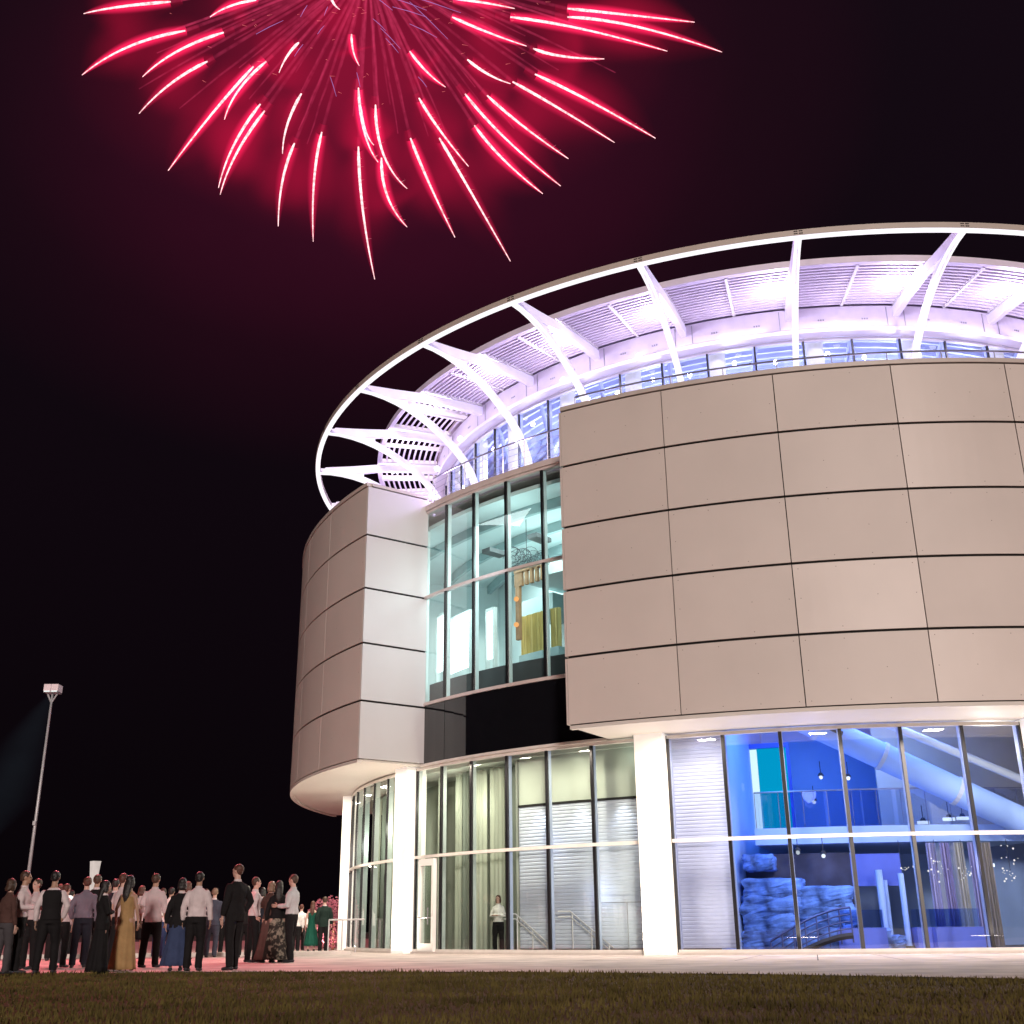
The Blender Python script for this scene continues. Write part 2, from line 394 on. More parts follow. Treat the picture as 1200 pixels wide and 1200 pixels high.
# glazing bays ------------------------------------------------
def bay(R, t0, t1, z0, zm, z1, gm, mm, tm, inner=.16, last=False, cap=.045, door=False, outer=.07):
    """one window: frame (mullion at t0, rails) with its panes as a sub-part"""
    b = MB(); da = math.degrees(cap/R)
    b.cur = 0; b.arc(R, R+outer, t0-da, t0+da, z0, z1, 5)
    b.cur = 1; b.arc(R-inner-.01, R-.012, t0-da*1.25, t0+da*1.25, z0, z1, 5)
    if last:
        b.cur = 0; b.arc(R, R+outer, t1-da, t1+da, z0, z1, 5); b.cur = 1; b.arc(R-inner-.01, R-.012, t1-da*1.25, t1+da*1.25, z0, z1, 5)
    b.cur = 2; b.arc(R-.06, R+outer+.01, t0, t1, z0, z0+.10, 1.2); b.arc(R-.06, R+outer+.01, t0, t1, z1-.09, z1, 1.2)
    if zm: b.arc(R-.06, R+outer+.02, t0, t1, zm-.045, zm+.045, 1.2)
    fr = b.build('window', [M['blk'], mm, tm], B)
    p = MB()
    if zm: p.sheet(R+.02, t0+da, t1-da, z0+.1, zm-.045, 1.2); p.sheet(R+.02, t0+da, t1-da, zm+.045, z1-.09, 1.2)
    else: p.sheet(R+.02, t0+da, t1-da, z0+.1, z1-.09, 1.2)
    p.build('pane', gm, fr); return fr
RG = 18.918; RU = 18.95
gA = [-54.71, -50.3, -45.79, -41.11, -36.5, -31.82, -27.36]
for i, (a, c) in enumerate(zip(gA, gA[1:])):
    bay(RG, a, c, .03, 2.9, 5.754, M['g_lo'], M['mulb'] if i >= 3 else M['mul'], M['transoml'], last=(i == 5), inner=.12)
gL = [-57.3-4.15*k for k in range(7)][::-1]
for i, (a, c) in enumerate(zip(gL, gL[1:])): bay(RG, a, c, .03, 2.9, 5.754, M['g_lo'], M['mul'], M['transoml'], cap=.02)
gR = [-24.7, -19.94, -15.24, -10.49, -5.73, -.86, 3.85]
for i, (a, c) in enumerate(zip(gR, gR[1:])): bay(RG, a, c, .03, 2.9, 5.754, M['g_bl'], M['mulb'], M['transoml'], last=(i == 5))
gS = [6.6+4.7*k for k in range(8)]
for i, (a, c) in enumerate(zip(gS, gS[1:])): bay(RG, a, c, .03, 2.9, 5.754, M['g_bl'], M['mulb'], M['transoml'])
# upper glass wall between the bays
gU = [-54.3, -49.85, -45.4, -40.85, -36.3, -31.8, -27.5]
for i, (a, c) in enumerate(zip(gU, gU[1:])): bay(RU, a, c, 7.78, 11.58, 14.78, M['g_up'], M['mul'], M['transom'], last=(i == 5), inner=.14)
for i, (a, c) in enumerate(zip(gU, gU[1:])):
    b = MB(); b.arc(RG-.05, RG+.06, a+.03, c-.03, 5.84, 7.775, 1.4); b.build('spandrel_panel', M['spandrel'], B)
b = MB(); b.arc(RG-.3, RG+.16, -53.6, -30.1, 5.76, 5.835, 1.4); b.build('ledge', M['transoml'], B)
b = MB(); b.arc(18.6, RU+.14, -53.5, -30.2, 14.785, 14.98, 1.4); b.build('roof_edge', M['transom'], B)
b = MB(); b.arc(14, 18.58, -104, 46, 14.7, 14.80, 2); b.arc(18.6, 20.88, -104, -53.7, 14.7, 14.80, 2); b.arc(18.6, 20.88, -30, 46, 14.7, 14.80, 2); b.build('terrace_floor', M['cap'], B)
# pillars
for t0, t1 in ((-27.25, -24.8), (3.95, 6.5), (-57.2, -54.82), (-84.6, -82.3), (34, 36.4)):
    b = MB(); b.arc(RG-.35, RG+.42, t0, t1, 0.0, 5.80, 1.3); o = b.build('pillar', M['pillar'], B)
b = MB(); b.arc(RG-.1, RG+.16, -84, 38, 0, .06, 1.5); b.build('plinth', M['kerb'], B)
# door in the glass, with frame and push bar
dt0, dt1 = -53.55, -50.95
b = MB()
for t in (dt0, dt1-.33): b.arc(RG+.03, RG+.16, t, t+.33, .065, 2.82, 2)
b.arc(RG+.03, RG+.16, dt0+.33, dt1-.33, 2.62, 2.82, 2); b.arc(RG+.03, RG+.16, dt0+.33, dt1-.33, .065, .30, 2)
dr = b.build('door', M['white'], B)
b = MB(); b.sheet(RG+.09, dt0+.34, dt1-.34, .3, 2.62); b.build('pane', M['g_lo'], dr)
b = MB(); b.tube([pol(RG+.22, dt0+.4, 1.05), pol(RG+.22, dt1-.4, 1.05)], .02); b.tube([pol(RG+.24, dt1-.5, .85), pol(RG+.24, dt1-.5, 1.35)], .018)
for t in (dt0+.45, dt1-.45): b.tube([pol(RG+.15, t, 1.05), pol(RG+.225, t, 1.05)], .015)
b.build('handle', M['rail'], dr)

# terrace railing
def railing(R, t0, t1, zb, zt, step, name='railing'):
    b = MB(); n = int((t1-t0)/2)
    b.tube([pol(R, t0+(t1-t0)*i/n, zt) for i in range(n+1)], .028, 6)
    for k in (1, 2, 3, 4): b.tube([pol(R, t0+(t1-t0)*i/n, zb+(zt-zb)*k/5) for i in range(n+1)], .008, 4)
    t = t0
    while t <= t1+.01: b.tube([pol(R, t, zb), pol(R, t, zt)], .018, 6); t += step
    return b.build(name, M['rail'], B)
railing(20.75, -29.6, 44, 14.8, 15.98, 4.24)
railing(18.8, -53.3, -30.4, 14.98, 16.1, 2.9)

# crown: ring, legs, arms
ZR = 19.83
b = MB(); b.arc(20.93, 21.14, 0, 360, ZR+.03, ZR+.21, 1.5, closed=True); b.cur = 1
for t in (-117.6, -105.8, -94, -82.1, -70.1, -58.4, -46.5, -35.2, -23.0, -9.94, 3.2, 16.0, 28.5, 41.0):   # splice bolts
    for dz in (.08, .16):
        for dt in (-.28, -.12, .12, .28): b.box(Vector(pol(21.14, t+dt, ZR+dz)), (.05, .02, .03), rad(t))
ring = b.build('crown_ring', [M['ringface'], M['joint']], B)
b = MB(); b.arc(20.94, 21.12, 0, 360, ZR-.02, ZR+.026, 1.5, closed=True); b.build('underside_glow', M['steel_glow'], ring)  # ring underside glows in place of a light wash
b = MB()
b = MB()
stA = [-117.6, -105.8, -94, -82.1, -70.1, -58.4, -46.5, -35.2, -23.0, -9.94, 3.2, 16.0, 28.5, 41.0]
legC = [(20.98, 19.80), (20.5, 19.80), (20.0, 19.74), (19.5, 19.63), (19.0, 19.47), (18.5, 19.25), (18.0, 18.98), (17.5, 18.65), (17.0, 18.24), (16.6, 17.82), (16.3, 17.38), (16.1, 16.9), (15.97, 16.4), (15.9, 15.8), (15.88, 15.1), (15.88, 14.36)]
def planar(b, t, prof, hw):
    """closed profile (R, z) in the radial plane at t, extruded sideways by +-hw"""
    rd = Vector((math.sin(rad(t)), -math.cos(rad(t)), 0)); tn = Vector((math.cos(rad(t)), math.sin(rad(t)), 0)); n = len(prof)
    vs = [rd*R+Vector((0, 0, z))+tn*hw for R, z in prof]+[rd*R+Vector((0, 0, z))-tn*hw for R, z in prof]
    return b, vs, n
def strip(b, t, outer, inner, hw):
    b, vs, n = planar(b, t, outer+inner[::-1], hw); m = len(outer); fs = []
    N = n
    for i in range(m-1):
        o0, o1, i0, i1 = i, i+1, N-1-i, N-2-i
        fs += [(o0, o1, i1, i0), (N+o0, N+i0, N+i1, N+o1), (o0, N+o0, N+o1, o1), (i0, i1, N+i1, N+i0)]
    fs += [(0, N-1, 2*N-1, N), (m-1, N+m-1, N+m, m)]
    b.add(vs, fs)
def offs(c, d):
    r = []
    for i, (R, z) in enumerate(c):
        a = c[max(0, i-1)]; e = c[min(len(c)-1, i+1)]; dx, dz = e[0]-a[0], e[1]-a[1]; l = math.hypot(dx, dz)
        r.append((R+dz/l*d, z-dx/l*d))
    return r
for t in stA:
    b = MB(); strip(b, t, legC, offs(legC, .04), .10); leg = b.build('crown_leg', M['steel_glow'], B)  # outer flange glows in place of lamps lighting it
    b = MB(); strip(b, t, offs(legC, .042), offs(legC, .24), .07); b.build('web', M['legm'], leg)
    b = MB(); arm_lo = [(20.9, 19.84), (19.6, 19.80), (18.3, 20.02), (17, 20.06), (15.72, 20.02)]; arm_hi = [(20.9, 20.02), (19.6, 20.14), (18.3, 20.30), (17, 20.36), (15.72, 20.36)]
    arm_hi = [(20.7, 20.08), (19.6, 20.18), (18.4, 20.32), (17, 20.38), (15.72, 20.38)]
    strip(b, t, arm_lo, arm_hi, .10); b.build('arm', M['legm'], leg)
    b = MB(); strip(b, t, [(R, z-.0) for R, z in legC[:5]], [(R, 19.95) for R, z in legC[:5]], .035); b.build('gusset', M['legm'], leg)

# canopy round the clerestory
ZC = 20.5
b = MB()
N = 15
for k in range(N):
    R = 15.85+(18.25-15.85)*k/(N-1); b.arc(R-.035, R+.035, -61.5, 46, ZC-.02, ZC+.10, 2)
for k in range(11):
    R = 15.85+2.4*k/10; b.arc(R-.04, R+.04, -110, -61.6, ZC+.03, ZC+.06, 2)
can = b.build('canopy', M['slat'], B)
b = MB(); b.arc(18.28, 18.42, -110, 46, ZC-.03, ZC+.20, 1.5); b.build('edge_beam', M['fascia'], can)
b = MB(); b.arc(15.7, 18.27, -61.5, 46, ZC+.11, ZC+.25, 2); b.build('roof_deck', M['deck'], can)
for k in range(len(stA)-1):
    t = (stA[k]+stA[k+1])/2; b = MB(); b.arc(15.75, 18.27, t-.16, t+.16, ZC-.06, ZC+.105, 3); b.build('purlin', M['white'], can)
for t in stA:
    b = MB(); b.arc(15.75, 18.27, t-(.5 if t < -60 else .3), t+(.5 if t < -60 else .3), ZC-.045, ZC+.105, 3); b.build('purlin', M['white'], can)
for t in (-63.0, -88.4):   # double rails in the open part
    b = MB(); b.arc(15.75, 18.27, t-.5, t+.5, ZC-.05, ZC+.105, 3); b.build('purlin', M['white'], can)
# inner drum: fascia, head rail, clerestory windows, roof
b = MB(); b.arc(15.45, 15.72, -125, 46, 19.68, 20.46, 1.5); fa = b.build('fascia', M['fascia'], B)
b = MB(); b.arc(15.40, 15.80, -125, 46, 19.48, 19.62, 1.5); b.build('head_rail', M['white'], fa)
b = MB()
for t in stA:
    for s_ in (-1.1, 1.1): b.arc(15.725, 15.735, t+s_-.05, t+s_+.05, 19.7, 20.4, 3)
    for s_ in (-3.9, 3.9):
        for q in (-.3, 0, .3): b.arc(15.725, 15.735, t+s_+q-.08, t+s_+q+.08, 19.93, 19.99, 3)
b.build('fascia_joint', M['rail'], fa)
cb = [-124+6.09*k for k in range(29)]
for a, c in zip(cb, cb[1:]):
    if a > -92: bay(15.3, a, c, 14.4, None, 19.48, M['g_cl'], M['mulb'], M['white'], inner=.12, cap=.03)
b = MB(); b.arc(.5, 15.7, 0, 360, 20.80, 20.95, 4, closed=True); b.build('roof', M['deck'], B)
b = MB(); b.arc(15.0, 15.2, -290, -124, 14.4, 20.8, 3); b.build('rear_wall', M['clad'], B)
for t in stA:
    b = MB(); c0 = Vector(pol(14.7, t+3.4, 0)); b.tube([(c0.x, c0.y, 14.4), (c0.x, c0.y, 20.0)], .30, 16); b.build('column', M['pillar'], B, smooth=True)
# clerestory interior
b = MB(); b.arc(10.4, 10.6, -125, 60, 14.4, 20.8, 3)
b.build('inner_wall', M['lilac'], B)
b = MB()
for R in [10.9+.42*k for k in range(11)]: b.arc(R, R+.10, -125, 60, 19.86, 20.1, 3)
b.build('ceiling_rib', M['ceil'], B)
b = MB(); b.arc(10.6, 15.4, -125, 60, 20.15, 20.25, 3); b.build('upper_ceiling', M['lilac'], B)
for t in stA:
    p = Vector(pol(14.6, t+.3, 14.8)); q = Vector(pol(12.3, t+6.5, 20.1)); b = MB(); b.tube([p, q], .16, 8); b.build('brace', M['mulb'], B)
    p = Vector(pol(14.5, t+8.8, 20.0)); q = Vector(pol(12.3, t+5.2, 15.5)); b = MB(); b.tube([p, q], .09, 8); b.build('brace', M['mulb'], B)

# ------------------------------------------------------------------ upper room behind the tall glass
# floor, ceiling, walls
b = MB(); b.arc(9, 18.6, -77, -26, 7.5, 7.9, 2); b.build('upper_floor', M['dkfloor'], B)
b = MB(); b.arc(18.3, 18.55, -54.6, -26.2, 7.91, 8.62, 1.4); b.build('floor_upstand', M['dkfloor'], B)
b = MB(); b.arc(9, 18.6, -77, -26, 14.3, 14.44, 2); b.build('room_ceiling', M['aqua'], B)
for k in range(3):
    b = MB(); b.arc(13.6+k*1.9, 13.75+k*1.9, -75, -28, 13.95, 14.29, 2); b.build('ceiling_beam', M['aquad'], B)
b = MB(); b.arc(13.0, 13.2, -77, -26, 7.9, 14.29, 2); b.build('back_wall', M['aqua'], B)
b = MB(); b.arc(13.2, 18.6, -76.2, -75.9, 7.9, 14.29, 2); b.build('side_wall', M['aqua'], B)
b = MB(); b.arc(18.5, 18.6, -76, -55.2, 7.9, 14.29, 2); b.build('side_wall', M['aqua'], B)
b = MB(); b.arc(13.2, 18.6, -26.6, -26.3, 7.9, 14.29, 2); b.build('side_wall', M['aquad'], B)
# lower dropped ceiling box and soffit ring seen through the upper panes
b = MB(); b.arc(13.25, 16.2, -47.5, -38, 12.2, 12.7, 2); b.build('bulkhead', M['aqua'], B)
b = MB(); b.arc(13.25, 15.0, -53, -46, 11.4, 12.0, 2); b.build('bulkhead', M['aquad'], B)
for t, R in ((-40.6, 17.2), (-33, 17.4), (-47.5, 17.2)):
    b = MB(); b.arc(R, R+.8, t, t+1.3, 12.9, 13.05, 2); b.build('air_vent', M['dkfloor'], B)
def panel_light(p0u, p1u, v0, v1, R, estr, name='light_panel'):
    a = world_on(p0u, (v0+v1)/2, R); c_ = world_on(p1u, (v0+v1)/2, R); zt = world_on((p0u+p1u)/2, v0, R).z; zb = world_on((p0u+p1u)/2, v1, R).z
    return tang(a), tang(c_), zb, zt
WHT = emis('bright_doorway_light', (.93, 1, 1), 3.0, sample=True)
RO = empty('lit_doorway', (CX, CY, 0), 'brightly glowing white doorway behind the second pane of the tall glass', 'doorway', 'glowing openings upstairs')
for (u0, u1, v0, v1, lab) in ((528, 551, 723, 785, None), (513.5, 522, 722, 786, 'narrow glowing white opening left of the wide glowing doorway upstairs'), (571.5, 579, 716, 772, 'narrow glowing white slit right of the wide glowing doorway upstairs')):
    t0, t1, z0, z1 = panel_light(u0, u1, v0, v1, 16.6, 3)
    if lab: e_ = empty('lit_doorway', (CX, CY, 0), lab, 'doorway', 'glowing openings upstairs')
    else: e_ = RO
    b = MB(); b.arc(16.55, 16.6, t0, t1, z0, z1, 1); b.build('light_panel', WHT, e_)
    b = MB(); b.arc(16.5, 16.66, t0-.2, t0-.02, 7.9, z1+.1, 1); b.arc(16.5, 16.66, t1+.02, t1+.2, 7.9, z1+.1, 1); b.arc(16.5, 16.66, t0-.02, t1+.02, z1+.01, z1+.1, 1); b.build('frame', M['mul'], e_)
# wooden slat header, gold drapes, post with two orange lamps
def at_panel(u0, u1, v0, v1, R):
    return panel_light(u0, u1, v0, v1, R, 0)
t0, t1, z0, z1 = at_panel(603, 640, 667, 683, 16.6)
sc_ = empty('wooden_screen', (CX, CY, 0), 'brown wooden slatted header hung over the gold drapes upstairs', 'screen')
for k in range(6):
    a = t0+(t1-t0)*k/6; b = MB(); b.arc(16.5, 16.62, a, a+(t1-t0)/13, z0, z1, 1); b.build('slat', M['wood'], sc_)
b = MB(); b.arc(16.48, 16.64, t0, t1, z1, z1+.12, 1); b.build('top_rail', M['wood'], sc_)
b = MB(); ta, tb, za, zb = at_panel(604.5, 609, 667, 750, 16.6); b.arc(16.5, 16.62, ta, tb, za, zb, 1); b.build('post', M['wood'], sc_)
OR = emis('orange_lamp', (1, .42, .15), 1.3)
for v in (702, 732):
    b = MB(); p = world_on(605, v, 16.7); b.ball((p.x-CX, p.y-CY, p.z), .09); b.build('lamp', OR, sc_)
for (u0, u1, v0, v1, lab) in ((611, 637, 719, 765, 'wide gold pleated drape upstairs under the wooden slats'), (645.5, 656, 712, 758, 'narrow gold pleated drape upstairs beside the grey cladding')):
    t0, t1, z0, z1 = at_panel(u0, u1, v0, v1, 15.8)
    n = max(8, int((t1-t0)*9)); vs = []; fs = []
    for i in range(n+1):
        t = t0+(t1-t0)*i/n; R = 15.75+.10*math.sin(i*1.9); vs += [pol(R, t, z0), pol(R, t, z1)]
    for i in range(n): fs.append((2*i, 2*i+2, 2*i+3, 2*i+1))
    b = MB(); b.add(vs, fs); o = b.build('gold_drape', M['gold'], loc=(CX, CY, 0)); tag(o, lab, 'drape', 'gold drapes upstairs')
    b = MB(); b.arc(15.6, 15.9, t0-.1, t1+.1, z0-.5, z0-.02, 1); o2 = b.build('hem_box', M['aquad'], o)
# wire chandelier
p = world_on(617, 651, 17.0); ch = empty('wire_chandelier', p, 'dark scribbled wire chandelier hanging high behind the tall glass', 'chandelier')
b = MB(); r2 = random.Random(5)
for k in range(26):
    c0 = Vector((r2.uniform(-.55, .55), r2.uniform(-.2, .2), r2.uniform(-.25, .15))); rr = r2.uniform(.12, .28); ax = Vector((r2.uniform(-.3, .3), 1, r2.uniform(-.3, .3))).normalized()
    q = ax.to_track_quat('Z', 'Y'); b.tube([c0+q @ Vector((rr*math.cos(a*.45), rr*math.sin(a*.45), 0)) for a in range(12)], .008, 4)
b.build('wire', M['dark'], ch); b = MB(); b.tube([(0, 0, 0), (0, 0, 14.1-p.z)], .012, 5); b.build('cable', M['dark'], ch)
light('AREA', 'upper_room_light', W(16.6, -41, 13.5), 430, (.84, 1, .99), 5, target=W(16.6, -41, 8))
light('AREA', 'upper_room_light', W(16.3, -54, 13.3), 300, (.84, 1, .99), 3, target=W(15, -49, 8))
light('POINT', 'upper_room_light', W(17.4, -58.5, 11.5), 60, (.8, 1, 1), .4)
light('POINT', 'upper_room_light', W(18.2, -42, 12.5), 110, (.75, 1, .97), .4)

# ------------------------------------------------------------------ ground floor interior
b = MB(); b.arc(12.4, 12.5, -3, 34, 3.43, 7.38, 2); b.build('cream_wall', mat('cream_hall_wall', (.62, .60, .48), .7, var=.08, scale=.7), B)
# radial party walls, back wall and high ceiling
b = MB(); b.arc(9, 18.5, -120, 60, -.02, .02, 3); b.build('inside_floor', M['dkfloor'], B)
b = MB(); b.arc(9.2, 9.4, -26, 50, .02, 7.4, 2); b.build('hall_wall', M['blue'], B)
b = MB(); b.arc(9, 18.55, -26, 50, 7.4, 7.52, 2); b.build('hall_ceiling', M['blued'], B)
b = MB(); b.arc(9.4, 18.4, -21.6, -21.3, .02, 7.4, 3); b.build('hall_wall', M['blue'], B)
b = MB(); b.arc(16.7, 16.85, -100, -41.5, .02, 5.59, 2); b.build('lobby_wall', M['panelg'], B)
b = MB(); b.arc(12, 18.6, -100, -26, 5.60, 5.74, 3); b.build('lobby_ceiling', M['panel'], B)
b = MB(); b.arc(12.2, 18.45, -41.4, -41.15, .02, 5.59, 3); b.build('lobby_wall', M['panel'], B)
# ribbed white siding behind the glass, with grey panels above
def siding(t0, t1, z0, z1, R, lab):
    b = MB(); z = z0; n = 0
    while z < z1-.02:
        vs = []; fs = []; m = max(2, int(abs(t1-t0)/1.2))
        for i in range(m+1):
            t = t0+(t1-t0)*i/m; vs += [pol(R, t, z), pol(R+.014, t, z+.02), pol(R+.014, t, z+.07), pol(R, t, z+.10)]
        for i in range(m):
            for k in range(3): fs.append((4*i+k, 4*i+4+k, 4*i+5+k, 4*i+1+k))
        b.add(vs, fs); z += .10
    o = b.build('siding_wall', M['siding'], B); o['label'] = lab
siding(-41.0, -24.9, .15, 4.15, 18.45, 'ribbed white siding left of the glowing pillar')
siding(-24.85, -20.1, .15, 5.75, 18.45, 'ribbed white siding right of the glowing pillar')
b = MB(); b.arc(18.35, 18.45, -41.0, -24.9, 4.22, 5.6, 1.2); b.build('upper_wall_panel', M['panel'], B)
b = MB(); b.arc(18.35, 18.5, -41.0, -24.9, 4.16, 4.215, 1.2); b.build('black_line', M['joint'], B)  # black line between the siding and the panels above
# handrails of the stairs by the siding
for (u0, v0, u1, v1, lab) in ((604, 1071, 645, 1108, 'pair of steel stair handrails sloping behind the first siding pane'), (668, 1068, 719, 1111, 'pair of steel stair handrails sloping behind the second siding pane')):
    a = world_on(u0, v0, 18.65); c_ = world_on(u1, v1, 18.65); a.z = max(a.z, .3); c_.z = max(c_.z, .15)
    b = MB()
    for dz in (0, -.14):
        b.tube([a+Vector((0, 0, dz))+(a-c_)*.12*Vector((1, 1, 0)).length*0, c_+Vector((0, 0, dz+.0))], .022, 6)
        b.tube([a+Vector((-.35, -.0, dz)), a+Vector((0, 0, dz))], .022, 6)
    for f_ in (.05, .5, .9):
        q = a.lerp(c_, f_); b.tube([(q.x, q.y, max(.02,q.z-.95)), (q.x, q.y, q.z)], .016, 6)
    tag(b.build('stair_handrail', M['railw']), lab, 'handrail', 'stair handrails by the siding')
b = MB(); n = 10
b.tube([W(18.65, -26.9-5.0*i/n, 1.35) for i in range(n+1)], .012, 5)
for i in (0, 5, 10): b.tube([W(18.65, -26.9-5.0*i/n, .03), W(18.65, -26.9-5.0*i/n, 1.35)], .012, 5)
tag(b.build('low_railing', M['rail']), 'thin steel railing in front of the siding beside the glowing pillar', 'railing')
# curtains: one hanging behind each pane
def curtain(t0, t1, R, z0, z1, m, lab):
    n = int((t1-t0)*7); vs = []; fs = []
    for i in range(n+1):
        t = t0+(t1-t0)*i/n; q = R+.055*math.sin(i*1.55+random.uniform(-.5, .5)); vs += [pol(q, t, z0), pol(q, t, z1)]
    for i in range(n): fs.append((2*i, 2*i+2, 2*i+3, 2*i+1))
    b = MB(); b.add(vs, fs); b.smooth = True
    o = b.build('curtain', m, loc=(CX, CY, 0)); tag(o, lab, 'curtain', 'curtains behind the ground floor glass')
curtain(-54.2, -52.7, 18.2, .1, 5.5, M['curtain'], 'pale green curtain directly left of the white framed door')
curtain(-51.9, -50.6, 18.0, .1, 5.5, M['curtain'], 'pale green curtain seen above and through the white framed door')
curtain(-49.8, -48.9, 18.2, .1, 5.5, M['curtaind'], 'dark curtain in the first pane right of the door')
curtain(-48.8, -46.4, 18.1, .1, 5.5, M['curtain'], 'pale green curtain in the first pane right of the door')
curtain(-45.6, -43.6, 18.2, .1, 5.5, M['curtain'], 'pale green curtain in the second pane right of the door')
curtain(-43.5, -41.3, 18.0, .1, 5.5, M['curtaind'], 'dark curtain in the second pane right of the door')
for k, t in enumerate((-80.5, -76, -71.5, -67, -62.5)):
    wtxt = ('farthest left', 'second from the left', 'middle', 'fourth from the left', 'nearest the pillar')[k]
    curtain(t, t+2.6+.3*(k % 2), 18.1, .1, 5.4, M['curtain'] if k % 2 else M['curtaind'], ('pale' if k % 2 else 'dark')+' green curtain in the glass left of the white pillar, '+wtxt)
curtain(-59.9, -58.2, 18.1, .1, 5.4, M['curtain'], 'pale green curtain right against the left side of the white pillar')
# mezzanine in the blue hall
b = MB(); b.arc(9.4, 15.2, -19.5, 12, 2.95, 3.42, 1.5); mz = b.build('mezzanine', M['blue'], B)
b = MB(); b.arc(15.05, 15.08, -19.3, 12, 3.42, 4.45, 1.5); b.build('balustrade_glass', glass('balustrade_glass', (.8, .85, .98), .1), mz)
b = MB(); b.tube([pol(15.06, -19.3+31*i/20, 4.48) for i in range(21)], .025, 6)
for i in range(12): b.tube([pol(15.06, -19.3+2.7*i, 3.42), pol(15.06, -19.3+2.7*i, 4.48)], .012, 5)
b.build('balustrade_rail', M['rail'], mz)
# cyan doorway on the mezzanine
t0, t1, z0, z1 = panel_light(879, 925, 877, 972, 12.0, 0)
cy = empty('cyan_doorway', (CX, CY, 0), 'glowing cyan doorway on the mezzanine of the blue hall', 'doorway')
b = MB(); b.arc(11.9, 12.0, t0, t1, 3.42, z1, 1); b.build('lit_opening', emis('cyan_glow', (.0, .50, .86), .9, sample=True), cy)
b = MB(); b.arc(12.02, 12.05, t0, t0+(t1-t0)*.25, 3.45, z1-.02, 1); b.build('bright_strip', emis('white_strip_light', (.75, 1, 1), 1.4), cy)
b = MB(); b.arc(11.9, 12.15, t0-.5, t0-.02, 3.42, z1+.15, 1); b.arc(11.9, 12.15, t1+.02, t1+.5, 3.42, z1+.15, 1); b.arc(11.9, 12.15, t0-.02, t1+.02, z1+.01, z1+.15, 1); b.build('frame', M['blued'], cy)
# diagonal tubes under the high ceiling
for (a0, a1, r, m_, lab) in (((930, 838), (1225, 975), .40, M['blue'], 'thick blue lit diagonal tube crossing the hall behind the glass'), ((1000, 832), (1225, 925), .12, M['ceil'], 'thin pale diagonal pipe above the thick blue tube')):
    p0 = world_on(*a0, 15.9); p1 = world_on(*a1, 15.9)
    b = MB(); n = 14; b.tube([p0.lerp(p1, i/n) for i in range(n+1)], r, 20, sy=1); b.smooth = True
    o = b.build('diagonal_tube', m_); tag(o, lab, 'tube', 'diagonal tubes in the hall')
    if r > .3:
        d = (p1-p0).normalized(); up = Vector((0, 0, 1)); s_ = d.cross(up).normalized(); nn = s_.cross(d)
        for f_ in (.10, .36, .66):
            b = MB(); c = p0.lerp(p1, f_)
            b.tube([c-d*.06, c+d*.06], r+.03, 20); b.build('collar', M['ceil'], o)
        b = MB(); c = p0.lerp(p1, .13)+s_*(-0)-Vector((0, 1, 0))*(r+.0); b.box(c, (.85, .12, .12), M4=d.to_track_quat('X', 'Z').to_matrix().to_4x4()); b.build('slot_vent', M['dark'], o)
# boulder display, dark mouth of a cave, arched footbridge
rk = empty('boulder_display', W(15.4, -16, .02), 'stacked rough boulders lit blue behind the glass of the hall', 'rock display')
def boulder(u0, u1, v0, v1, R, seed, dep=.5):
    a = world_on(u0, (v0+v1)/2, R); c = world_on(u1, (v0+v1)/2, R); z1 = world_on((u0+u1)/2, v0, R).z; z0 = max(0.02, world_on((u0+u1)/2, v1, R).z)
    ctr = (a+c)/2; ctr.z = (z0+z1)/2; w_ = (c-a).length/2; h_ = (z1-z0)/2
    b = MB(); b.ball((0, 0, 0), 1, 26, 18); vs = []
    for q in b.v:
        q = Vector(q); m_ = max(abs(q.x), abs(q.y), abs(q.z)); q = q.lerp(q/m_, .88)
        nz = 1+.12*noise.noise(q*1.9+Vector((seed, 0, 0)))+.10*noise.noise(q*5+Vector((seed, 4, 0)))+.05*noise.noise(q*11+Vector((seed, 9, 0)))
        vs.append((q.x*w_*nz*1.04, q.y*dep*nz, q.z*h_*nz*1.04))
    b.v = vs; o = b.build('boulder', M['rock'], rk); o.location = ctr-rk.location; o.rotation_euler.z = rad(tang(ctr))
for i, q in enumerate(((873, 908, 1002, 1021), (873, 940, 1030, 1053), (872, 942, 1049, 1075), (874, 938, 1071, 1096), (872, 934, 1091, 1115), (932, 998, 1039, 1064), (936, 1002, 1059, 1087), (932, 1000, 1081, 1113), (1002, 1042, 1088, 1113), (1034, 1058, 1096, 1113))):
    boulder(*q, 15.6, i*3.7)
b = MB(); t0, t1, z0, z1 = panel_light(876, 1002, 1000, 1112, 14.9, 0); b.arc(14.7, 14.8, t0, t1, .02, z1, 1); o = b.build('cave_backdrop', mat('dark_cave_wall', (.05, .055, .10), .9, var=.5, scale=1.2), rk, loc=Vector((CX, CY, 0))-rk.location)
b = MB(); t0, t1, z0, z1 = panel_light(1002, 1062, 1000, 1112, 14.9, 0); b.arc(14.7, 14.8, t0, t1, z1-.9, z1, 1); b.build('blue_panel', M['blued'], rk, loc=Vector((CX, CY, 0))-rk.location)
br = empty('arched_footbridge', W(16.7, -12, .02), 'small arched footbridge with curved rails in front of the boulders', 'bridge')
def brp(s, dz):   # along the arch
    u = 903+s*(996-903); v = 1103-math.sin(s*1.45)*40
    p = world_on(u, v, 16.9); return p-br.location+Vector((0, 0, dz))
for k, dz in enumerate((0, -.18, -.36, -.54)):
    b = MB(); b.tube([brp(i/14, dz) for i in range(15)], .022 if k else .036, 6); b.build('rail', M['railb'], br)
for i in range(0, 15, 2):
    b = MB(); p = brp(i/14, 0); b.tube([(p.x, p.y, max(.0, p.z-.9)), p], .022, 6); b.build('post', M['railb'], br)
